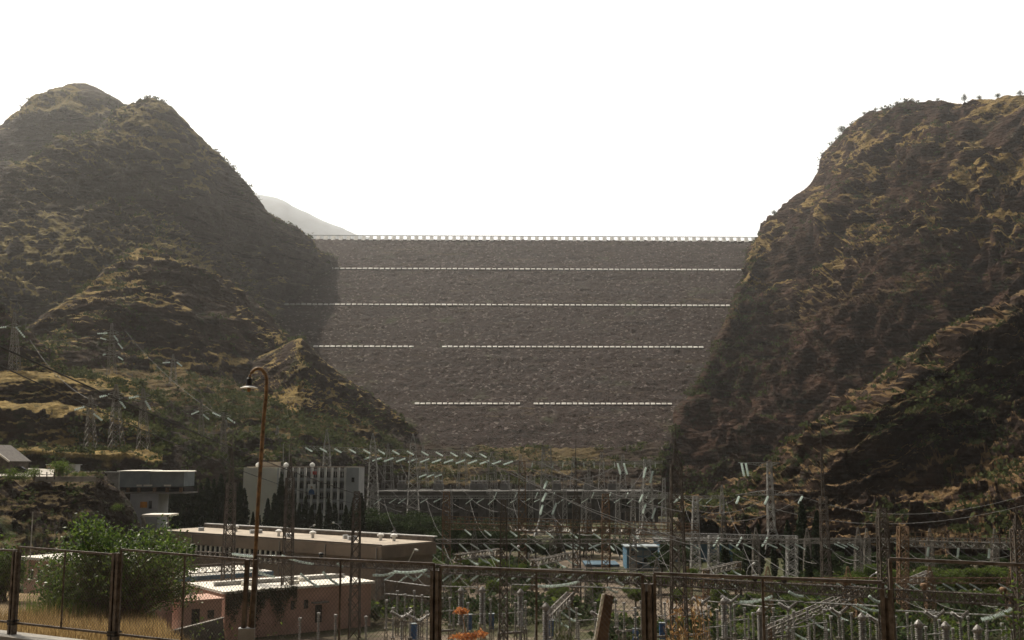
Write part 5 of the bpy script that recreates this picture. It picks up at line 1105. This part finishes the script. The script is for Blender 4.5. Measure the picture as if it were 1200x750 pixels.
# small street lamps in the yard
for px, py, Y, dx, lab in ((606, 641, 225, -9, 'small curved white street lamp below the powerhouse'), (460, 623, 262, -10, 'small white street lamp beyond the brown hall roof'), (1026, 672, 185, -7, 'small white street lamp left of the railed portal'), (882, 661, 205, -6, 'small white street lamp beside the low portal on the right'), (367, 616, 262, -9, 'white street lamp before the ribs of the office block'), (392, 613, 266, 8, 'white street lamp right of the poster on the office block')):
    T = thing('street_lamp', lab, 'street lamp', gp(px + dx, Y)); k = Y / F; t = pt(px, py, Y); b = gp(px + dx, Y)
    m = MB(); m.tube([b, Vector((b.x, Y, t.z - 9 * k)), Vector((b.x + (t.x - b.x) * .25, Y, t.z - 4.5 * k)), Vector((b.x + (t.x - b.x) * .6, Y, t.z - 1.4 * k)), t], 0.10, 6); m.build('pole', M_steel, T)
    m = MB(); m.lathe(t + Vector((0, 0, -.1)), t + Vector((.5 if dx < 0 else -.5, 0, .25)), [(0, .12), (.3, .25), (.8, .22), (1, .08)], 8); m.build('lamp_head', M_white, T)
# ---- overhead cables
def cab(a, b_, s_=2): return (pt(*a), pt(*b_), s_)
wires('cable', [cab((-40, 388, 26), (500, 600, 88), 0.6)], 0.022, M_wire, 'thick dark cable slanting from the upper left over the office block')
wires('cable', [cab((-40, 410, 30), (420, 590, 118), 0.8)], 0.020, M_wire, 'thinner dark cable running below the thick cable on the left')
wires('cable', [cab((548, 528, 150), (800, 632, 120), 1.0)], 0.055, M_wire, 'upper dark cable slanting down to the dark mast right of center')
wires('cable', [cab((600, 552, 160), (815, 640, 122), 1.0)], 0.05, M_wire, 'lower dark cable slanting down past the rusty mast')
wires('cable', [cab((632, 541, 150), (800, 600, 120), 0.8)], 0.05, M_wire, 'dark cable from above the tall grey pylon to the dark mast')
wires('cable', [((pt(800, 581, 328)), pt(866, 582, 300), 3), (pt(794, 588, 326), pt(900, 582, 300), 4), (pt(789, 590, 326), pt(940, 582, 300), 6)], 0.06, M_wirel, 'three pale conductors sagging between the two cross arm pylons', n=5)
wires('cable', [(pt(940, 582, 300), pt(1260, 560, 220), 6), (pt(866, 582, 300), pt(1260, 575, 215), 7)], 0.035, M_wirel, 'faint conductors from the thin pylon to the right edge', n=5)
sp = []
for px in range(412, 606, 28): sp.append((pt(px, 540, YD - 9), pt(px + 60, 600, 300), 5))
wires('cable', sp, 0.04, M_wirel, 'fan of thin conductors dropping from the a-frame towers to the yard', n=4)
sp = [(pt(213 + i * 51, 524, YB - 5), pt(330 + i * 26, 542, YB + 60), 2) for i in range(7)]
wires('cable', sp, 0.08, M_wirel, 'thin conductors behind the long row of lattice masts', n=4)
wires('cable', [(pt(147, 388, 450), pt(262, 490, 392), 3), (pt(149, 424, 450), pt(300, 530, 440), 4), (pt(110, 393, 450), pt(-60, 380, 372), 4), (pt(35, 398, 370), pt(110, 470, 318), 3), (pt(216, 430, 468), pt(290, 520, 440), 3)], 0.07, M_wirel, 'faint conductors strung between the hillside pylons', n=4)
wires('cable', [(pt(705, 586, 240), pt(757, 545, 328), 3), (pt(712, 584, 240), pt(800, 581, 328), 3), (pt(614, 545, 242), pt(725, 543, 328), 4), (pt(647, 604, 297), pt(700, 626, 241), 2)], 0.08, M_wirel, 'conductors linking the rusty masts with the cross arm pylon', n=4)
wires('cable', [(pt(678, 682, rowA(678)), pt(790, 640, 200), 1.5), (pt(560, 672, 190), pt(640, 655, 215), 1.5), (pt(735, 660, 200), pt(790, 628, 225), 1), (pt(880, 640, 218), pt(1000, 690, 160), 2), (pt(905, 699, rowA(905)), pt(990, 690, rowA(990)), 1), (pt(1040, 655, 180), pt(1190, 650, 172), 1)], 0.05, M_wirel, 'loose jumper cables hanging across the switchyard', n=5)
# ---- scrub on the slopes, and a few trees one can tell apart on the right skyline
def scatter(name, surf, n, size, mat, seed, nzmin, wl, thr, region=None, leaves=16):
    P, N = SURF[surf]; rs = np.random.default_rng(seed)
    ok = (N[:, 2] > nzmin) & (fbm(P, wl, 3, seed) > thr) & (P[:, 2] > GZ + 1)
    if region: ok &= region(P)
    ix = np.nonzero(ok)[0]
    if len(ix) == 0: return
    ix = rs.choice(ix, n); S = size * (0.5 + rs.random(n) ** 2 * 1.2); C = []; SZ = []
    for i, s_ in zip(ix, S):
        q = rs.normal(size=(leaves, 3)) * np.array([.5, .5, .38]) * s_; q[:, 2] = np.abs(q[:, 2]) + 0.1 * s_; C.append(P[i] + q); SZ.append(np.full(leaves, s_ * 0.26))
    C = np.concatenate(C); SZ = np.concatenate(SZ); a = rs.normal(size=(len(C), 3)); a /= np.linalg.norm(a, axis=1, keepdims=True); b_ = np.cross(a, rs.normal(size=a.shape)); b_ /= np.linalg.norm(b_, axis=1, keepdims=True)
    z = SZ[:, None]; V = np.stack([C - a * z * 1.2, C - b_ * z * .8, C + a * z * 1.2, C + b_ * z * .8], 1).reshape(-1, 3)
    struct(np_mesh(name, V, np.arange(len(V)).reshape(-1, 4), mat), 'stuff')
scatter('scrub', 'mountain', 2600, 2.3, L_scrub, 3, 0.35, 90, -0.05)
scatter('scrub', 'mountain_peak', 700, 2.4, L_scrub, 4, 0.3, 60, -0.1)
scatter('scrub', 'foothill', 1100, 2.0, L_scrub, 5, 0.4, 50, 0.0)
scatter('scrub', 'hillside', 4200, 1.9, L_scrub, 6, 0.3, 60, -0.05)
scatter('scrub', 'hill', 900, 1.7, L_scrub, 16, 0.45, 40, 0.02)
scatter('scrub', 'terraced_hill', 1200, 1.5, L_scrub, 7, 0.3, 30, -0.05)
scatter('scrub', 'mountain_right', 3400, 2.3, L_scrub, 8, 0.3, 70, -0.05)
scatter('scrub', 'rocky_spur', 1500, 2.0, L_scrub, 9, 0.35, 40, 0.0)
scatter('scrub', 'embankment', 900, 1.8, L_scrub, 10, 0.3, 40, 0.0)
scatter('scrub', 'earth_bank', 260, 0.9, L_scrub, 12, 0.5, 12, 0.0)
Pm = SURF['mountain_right'][0]; dpm = Pm[:, 1] * cT + Pm[:, 2] * sT; pxm = 600 + F * Pm[:, 0] / dpm; pym = 375 - F * (Pm[:, 2] * cT - Pm[:, 1] * sT) / dpm
def snap(px, Y):                             # foot of a plant on the crest itself
    k = np.nonzero(np.abs(pxm - px) < 1.2)[0]; k = k[np.argmin(pym[k])]; return Vector(Pm[k]) - Vector((0, 0, 0.6))
for px, py, Y, h, lab in ((1130, 117, 935, 8.5, 'tallest lone tree on the right skyline'), (1147, 115, 925, 4.5, 'small bush right of the tallest tree on the right skyline'), (1168, 113, 905, 5, 'round bush near the right end of the skyline'), (1196, 110, 882, 5, 'bush at the right edge of the skyline'), (987, 157, 1062, 9, 'wide bush clinging to the upper left shoulder of the right mountain'), (1013, 136, 1038, 4, 'small bush on the shoulder where the right skyline flattens'), (1027, 131, 1022, 4, 'second small bush on the flattening right skyline'), (1050, 126, 1000, 4, 'low bush midway along the right skyline'), (1062, 124, 990, 3.5, 'low bush just left of the grassy top on the right skyline'), (906, 263, 1118, 6, 'lone bush on the steep left edge of the right mountain'), (1100, 120, 960, 3.5, 'tiny bush left of the tallest skyline tree')):
    SK.put(snap(px, Y), h, lab, None, w=h * (0.55 if h == 8.5 else 1.1))
gx = np.random.default_rng(91); n = 60000; Q = np.stack([gx.uniform(-130, 170, n), gx.uniform(150, 345, n), np.full(n, GZ)], 1)
SURF['ground'] = (Q[fbm(Q, 26, 4, 92) > 0.02], None); SURF['ground'] = (SURF['ground'][0] + np.array([0, 0, 1.01]), np.tile([0, 0, 1.0], (len(SURF['ground'][0]), 1)))
scatter('undergrowth', 'ground', 5200, 1.5, L_tree, 93, 0.5, 40, -2)
scatter('undergrowth', 'ground', 1800, 1.2, L_brt, 94, 0.5, 30, 0.0)
# ---- boulders at the foot of the spur
b = MB()
# ------------------------------------------------------------------ roadside: fence, lamp, bush, grass
def fp(k, z=0.0, off=0.0): return Vector((FX0 + FBX * k, FY0 + FBY * k, z)) + FN * off
m = MB(); p, q = fp(-3), fp(6.5)
m.hexa([p - FN * .32 + Vector((0, 0, BASEZ - 1.2)), q - FN * .32 + Vector((0, 0, BASEZ - 1.2)), q + FN * .28 + Vector((0, 0, BASEZ - 1.2)), p + FN * .28 + Vector((0, 0, BASEZ - 1.2))],
       [p - FN * .28 + Vector((0, 0, BASEZ + .12)), q - FN * .28 + Vector((0, 0, BASEZ + .12)), q + FN * .24 + Vector((0, 0, BASEZ + .12)), p + FN * .24 + Vector((0, 0, BASEZ + .12))])
tag(m.build('footing_wall', M_conc, origin=fp(0, BASEZ)), 'low weathered concrete footing under the wire fence', 'wall')
def zpx(py, k): return pt(600, py, fp(k).y).z
kx = lambda px: [k_ / 400 for k_ in range(-1200, 2800) if 600 + F * fp(k_ / 400).x / (fp(k_ / 400).y * cT - 2 * sT) >= px][0]
pan = []
for i, (xa, xb, ta, tb) in enumerate([(-130, 20, 638, 645.5), (21, 133, 641, 650), (141, 297, 644, 657), (299, 508, 652, 661), (516, 753, 664, 673.5), (767, 1036, 672, 682.5), (1046, 1420, 655, 672)]):
    lab = ['fence panel cut by the left edge', 'fence panel in front of the left part of the big bush', 'fence panel in front of the right part of the big bush', 'fence panel in front of the pink shed', 'fence panel in front of the leaning board', 'fence panel in front of the dry orange reeds', 'taller fence panel at the right edge'][i]
    T = thing('wire_fence', 'rusty wire ' + lab, 'fence', fp(kx(xa), BASEZ)); ka, kb = kx(xa), kx(xb)
    za, zb_ = zpx(ta, ka), zpx(tb, kb); bz = BASEZ + 0.34
    m = MB(); r = 0.038; A_, B_ = fp(ka, za), fp(kb, zb_)
    m.bar(A_, B_, r, r); m.bar(fp(ka, bz), fp(kb, bz), r, r); m.bar(fp(ka, za), fp(ka, bz), r); m.bar(fp(kb, zb_), fp(kb, bz), r)
    m.bar(fp((ka + kb) / 2, (za + zb_) / 2), fp((ka + kb) / 2, bz), 0.03); m.build('frame', M_fence, T)
    m = MB(); g_ = 0.075; Lp = (B_ - A_).length; H_ = (za + zb_) / 2 - bz
    def pp(u, v): return fp(ka + (kb - ka) * u / Lp, bz + (za + (zb_ - za) * u / Lp - bz) * v / H_)
    u = -H_
    while u < Lp:
        u0, v0 = (u, 0) if u >= 0 else (0, -u); u1, v1 = (u + H_, H_) if u + H_ <= Lp else (Lp, Lp - u)
        if u1 > u0: m.bar(pp(u0, v0), pp(u1, v1), 0.0032); m.bar(pp(u0, H_ - v0), pp(u1, H_ - v1), 0.0032)
        u += g_
    m.build('wire_mesh', M_fence, T)
for i, (px, ty, w_) in enumerate(((19, 646, .13), (137, 648, .15), (511, 668, .13), (760, 684, .13), (1041, 690, .13))):
    k_ = kx(px); lab = ['left of the pink house windows', 'in front of the big bush', 'in front of the insulator columns left of center', 'narrow and dark right of the leaning board', 'narrow and dark below the tall dark mast on the right'][i]
    T = thing('fence_post', 'rusty double channel fence post ' + lab, 'fence post', fp(k_, BASEZ)); zt_ = zpx(ty, k_); m = MB()
    for s_ in (-1, 1):
        c = fp(k_, BASEZ - .1) + FD * (s_ * w_ * .36); hh = zt_ - BASEZ + .1
        rz = math.atan2(FD.y, FD.x); m.box(c, w_ * .30, w_ * .8, hh, rz)
        m.box(c - FN * (w_ * .43), w_ * .42, w_ * .12, hh + .002, rz)
    m.build('channel', M_fence, T)
    m = MB(); m.box(fp(k_, BASEZ - .05), w_ * .36, w_ * .30, zt_ - BASEZ - .05, math.atan2(FD.y, FD.x)); m.build('web', M_fence, T)
    m = MB()
    for z in (BASEZ + .3, BASEZ + .36): m.box(fp(k_, z), w_ * 1.3, w_ * 1.15, .035, math.atan2(FD.y, FD.x))
    m.build('clamp', M_black, T)
# rusty swan neck lamp
k_ = kx(297); Yl = fp(k_).y; bl = fp(k_, BASEZ) - FN * 0.12
T = thing('street_lamp', 'tall rusty swan neck street lamp with a shallow dish shade at the fence', 'street lamp', bl)
tp = pt(311, 462, Yl); pts_ = [bl + Vector((0, 0, -.2)), pt(297, 690, Yl), pt(303, 580, Yl), pt(309, 490, Yl), pt(312, 462, Yl)]
for f in range(1, 13):
    a_ = math.pi * f / 12 * 0.93; c = pt(303, 447, Yl); rx_ = 9.6 * Yl / F; rz_ = 15.0 * Yl / F; pts_.append(Vector((c.x + rx_ * math.cos(a_), Yl - 0.10 * f / 12, c.z + rz_ * math.sin(a_))))
m = MB(); m.tube(pts_, 0.037, 10, 0.027); m.build('pole', M_rustp, T)
m = MB()
for s_ in (-1, 1): m.bar(Vector((bl.x + s_ * .075, bl.y, BASEZ - .1)), Vector((pt(297, 655, Yl).x + s_ * .075, bl.y, pt(297, 655, Yl).z)), 0.065, 0.10)
m.build('channel_post', M_fence, T)
m = MB(); m.box((bl.x, bl.y - .02, pt(297, 748, Yl).z), .27, .22, .19, 0.2); m.build('junction_box', M_steel, T)
e = pts_[-1]; m = MB(); m.lathe(e + Vector((0, 0, .02)), e - Vector((0, 0, .15)), [(0, .025), (.12, .038), (.2, .05), (.85, .052), (1, .04)], 12); m.build('lamp_housing', M_black, T)
m = MB(); c = e - Vector((0, 0, .135)); m.lathe(c, c - Vector((0, 0, .035)), [(0, .05), (.3, .09), (.8, .145), (1, .15)], 20); m.build('lamp_shade', M_white, T)
m = MB(); c = e - Vector((0, 0, .16)); m.lathe(c, c - Vector((0, 0, .08)), [(0, .025), (.4, .035), (.8, .028), (1, .01)], 10); m.build('bulb', M_rustp, T)
# big green bush behind the fence
YBU = 27.0; cb = pt(136, 722, YBU); cb.z = near_z(cb.x, cb.y); T = thing('bush', 'big bright green leafy bush behind the fence on the left', 'bush', cb)
rs = np.random.default_rng(5); m = MB(); P_ = []; kB2 = YBU / F
tips = []
for i in range(420):
    px = 136 + 96 * (rs.random() * 2 - 1); lim = np.interp(px, [40, 52, 75, 100, 118, 150, 175, 190, 212, 226, 240], [700, 655, 632, 603, 612, 628, 618, 612, 626, 655, 700]); py = lim + (708 - lim) * rs.random() ** 1.25
    if not (44 < px < 228): continue
    dpt = rs.normal() * 0.75; t_ = pt(px, py, YBU + dpt); tips.append(t_)
for t_ in tips:
    b0 = cb + Vector((rs.normal() * .28, rs.normal() * .25, -.05)); md = b0.lerp(t_, .5) + Vector((rs.normal() * .08, rs.normal() * .08, .12))
    m.tube([b0, md, t_], 0.013, 4, 0.004)
    n_ = 60; f = rs.random(n_) ** .7; base_ = np.array([tuple(b0.lerp(md, 2 * x) if x < .5 else md.lerp(t_, 2 * x - 1)) for x in (0.45 + 0.6 * f)]); P_.append(base_ + rs.normal(size=(n_, 3)) * 0.115)
m.build('stem', M_bark, T)
C = np.concatenate(P_); V, Fq = leaf_quads(C, 0.036, .8, rs, elong=1.2); o = np_mesh('foliage', V - np.array(tuple(cb)), Fq, L_bush); o.parent = T
def leafbush(loc, w_, h, lab, seed):
    rs = np.random.default_rng(seed); T = thing('bush', lab, 'bush', loc); m = MB(); P_ = []
    for i in range(46):
        an = rs.random() * 6.283; r = w_ * math.sqrt(rs.random()); tip = loc + Vector((r * math.cos(an), r * math.sin(an) * .7, h * (1 - .45 * (r / w_) ** 2) * (.55 + .45 * rs.random()))); b0 = loc + Vector((rs.normal() * .15, rs.normal() * .12, -.05)); md = b0.lerp(tip, .55) + Vector((0, 0, .1 * h))
        m.tube([b0, md, tip], .012, 4, .004); f = .3 + .75 * rs.random(90); q = np.array([tuple(b0.lerp(md, x / .55) if x < .55 else md.lerp(tip, (x - .55) / .45)) for x in f]); P_.append(q + rs.normal(size=q.shape) * .14)
    m.build('stem', M_bark, T); V, Fq = leaf_quads(np.concatenate(P_), .036, .8, rs, elong=1.25); o = np_mesh('foliage', V - np.array(tuple(loc)), Fq, L_bush); o.parent = T
for px, py, Y, h, w_, lab in ((2, 668, 30, 0.9, .7, 'small green bush at the left edge behind the fence'), (262, 742, 33, .7, 1.1, 'low green bush at the lamp foot behind the fence'), (322, 752, 33, .6, .9, 'low bush right of the lamp foot behind the fence'), (236, 742, 30, .4, .8, 'low weedy bush left of the lamp foot'), (1203, 740, 17.5, 1.2, .62, 'leafy green bush at the right edge beside the tall fence panel')):
    c = pt(px, py, Y); BUSH_Z = near_z(c.x, c.y)
    if px < 1000 and px > 100: c.z = min(c.z, c.z)
    leafbush(Vector((c.x, c.y, BUSH_Z)), w_, (c.z - BUSH_Z) + h, lab, int(px))
# dry grass on the ledge
def blades(n, hmin, hmax, w_, fn, seed, name, mat, bend=.35):
    rs = np.random.default_rng(seed); V = []; 
    for i in range(n):
        x, y = fn(rs); z = near_z(x, y); h = hmin + (hmax - hmin) * rs.random(); an = rs.random() * 6.28; dx, dy = math.cos(an), math.sin(an); bd = bend * h * rs.random(); wx, wy = -dy * w_, dx * w_
        V += [(x - wx, y - wy, z - .03), (x + wx, y + wy, z - .03), (x + dx * bd * .4 + wx * .6, y + dy * bd * .4 + wy * .6, z + h * .6), (x + dx * bd * .4 - wx * .6, y + dy * bd * .4 - wy * .6, z + h * .6)]
        V += [(x + dx * bd * .4 - wx * .6, y + dy * bd * .4 - wy * .6, z + h * .6), (x + dx * bd * .4 + wx * .6, y + dy * bd * .4 + wy * .6, z + h * .6), (x + dx * bd + wx * .1, y + dy * bd + wy * .1, z + h), (x + dx * bd - wx * .1, y + dy * bd - wy * .1, z + h)]
    V = np.array(V); struct(np_mesh(name, V, np.arange(len(V)).reshape(-1, 4), mat), 'stuff')
def on_ledge(rs):
    while True:
        t_ = rs.random() * 15 - 3; s_ = .35 + 9 * rs.random() ** 1.2; p = Vector((FX0, FY0, 0)) + FD * t_ + FN * s_
        w = max(0.0, min(1.0, (0.4 - p.x - 0.30 * p.y) / 2.2))
        if s_ < 0.6 + 7.5 * w: return p.x, p.y
blades(17000, .10, .38, .006, on_ledge, 1, 'dry_grass', L_dry)
def green_patch(rs): px = rs.choice([115, 60, 95, 200, 245]); c = pt(px, 715, 26.5); return c.x + rs.normal() * .35, c.y + rs.normal() * .5
blades(1500, .2, .55, .009, green_patch, 2, 'green_grass', L_brt)
# dry reeds, orange flower heads and the leaning board just behind the fence
def reeds(px0, px1, n, t0, t1, seed, label):
    rs = np.random.default_rng(seed); k0 = kx(px0); T = thing('dry_reeds', label, 'reeds', fp(k0, BASEZ - .6, .6)); m = MB(); P_ = []
    for i in range(n):
        px = px0 + (px1 - px0) * rs.random(); k_ = kx(px); b0 = fp(k_, 0, .35 + .5 * rs.random()); b0.z = near_z(b0.x, b0.y) - .05; tp_ = pt(px + rs.normal() * 5, t0 + (t1 - t0) * rs.random(), b0.y); md = b0.lerp(tp_, .55) + Vector((rs.normal() * .02, 0, 0))
        m.tube([b0, md, tp_], 0.011, 4, 0.004); nn_ = 12
        P_.append(np.array([tuple(b0.lerp(tp_, .5 + .5 * rs.random())) for _ in range(nn_)]) + rs.normal(size=(nn_, 3)) * .03)
    m.build('stem', L_straw, T); V, Fq = leaf_quads(np.concatenate(P_), .022, .7, rs, elong=2.2); o = np_mesh('foliage', V - np.array(T['_o']), Fq, L_straw); o.parent = T
reeds(785, 806, 16, 700, 735, 1, 'thick clump of orange dry reeds behind the fence panel right of center'); reeds(816, 824, 5, 696, 715, 2, 'narrow tuft of yellow dry reeds right of the orange clump')
def flower(px, py, label, n=260, sx=.095):
    k_ = kx(px); b0 = fp(k_, 0, .4); b0.z = near_z(b0.x, b0.y) - .05; t_ = pt(px, py + 2, b0.y); T = thing('dry_flower', label, 'flower', b0); rs = np.random.default_rng(int(px))
    m = MB(); m.tube([b0, b0.lerp(t_, .5) + Vector((.03, 0, 0)), t_], .012, 5, .007); m.build('stem', L_straw, T)
    C = rs.normal(size=(n, 3)) * np.array([sx, sx, .03]) * .5 + np.array(tuple(t_)) ; V, Fq = leaf_quads(C, .02, .8, rs, elong=1.8); o = np_mesh('flower_head', V - np.array(tuple(b0)), Fq, L_flow); o.parent = T
flower(541, 714, 'orange dry flower head on a tall stalk, upper of the pair'); flower(547, 744, 'wide orange dry flower head at the bottom edge', 420, .17); flower(562, 741, 'orange dry flower head right of the wide one at the bottom edge', 300, .11)
k_ = kx(710); b0 = fp(k_, 0, .55); b0.z = near_z(b0.x, b0.y) - .1; T = thing('leaning_board', 'weathered brown board leaning to the right behind the fence', 'board', b0)
a_, b_, c_, d_ = pt(699, 752, b0.y), pt(712, 752, b0.y), pt(719, 699, b0.y), pt(709, 696, b0.y); dn = (a_ - d_); a_ = a_ + dn * .9; b_ = b_ + (b_ - c_) * .9
m = MB(); th_ = Vector((0, .05, 0)); m.hexa([a_, b_, b_ + th_, a_ + th_], [d_, c_, c_ + th_, d_ + th_]); m.build('plank', M_wood, T)
m = MB(); e_ = Vector((-.03, -.012, 0)); m.bar(a_ + e_, d_ + e_, .03, .03); m.build('edge_strip', M_beige, T)
for px, py, lab in ((640, 725, 'grey green wispy plant left of the leaning board'), (722, 730, 'grey green wispy plant right of the leaning board'), (775, 745, 'grey green wispy plant beside the dry orange reeds')):
    k_ = kx(px); b0 = fp(k_, 0, .6); b0.z = near_z(b0.x, b0.y); T = shrub(int(px), lab, 'plant', None, L_scrub, 'wispy_plant', 420, .03); t_ = pt(px, py, b0.y); T.location = b0; T.scale = (.34, .34, max(.4, t_.z - b0.z))
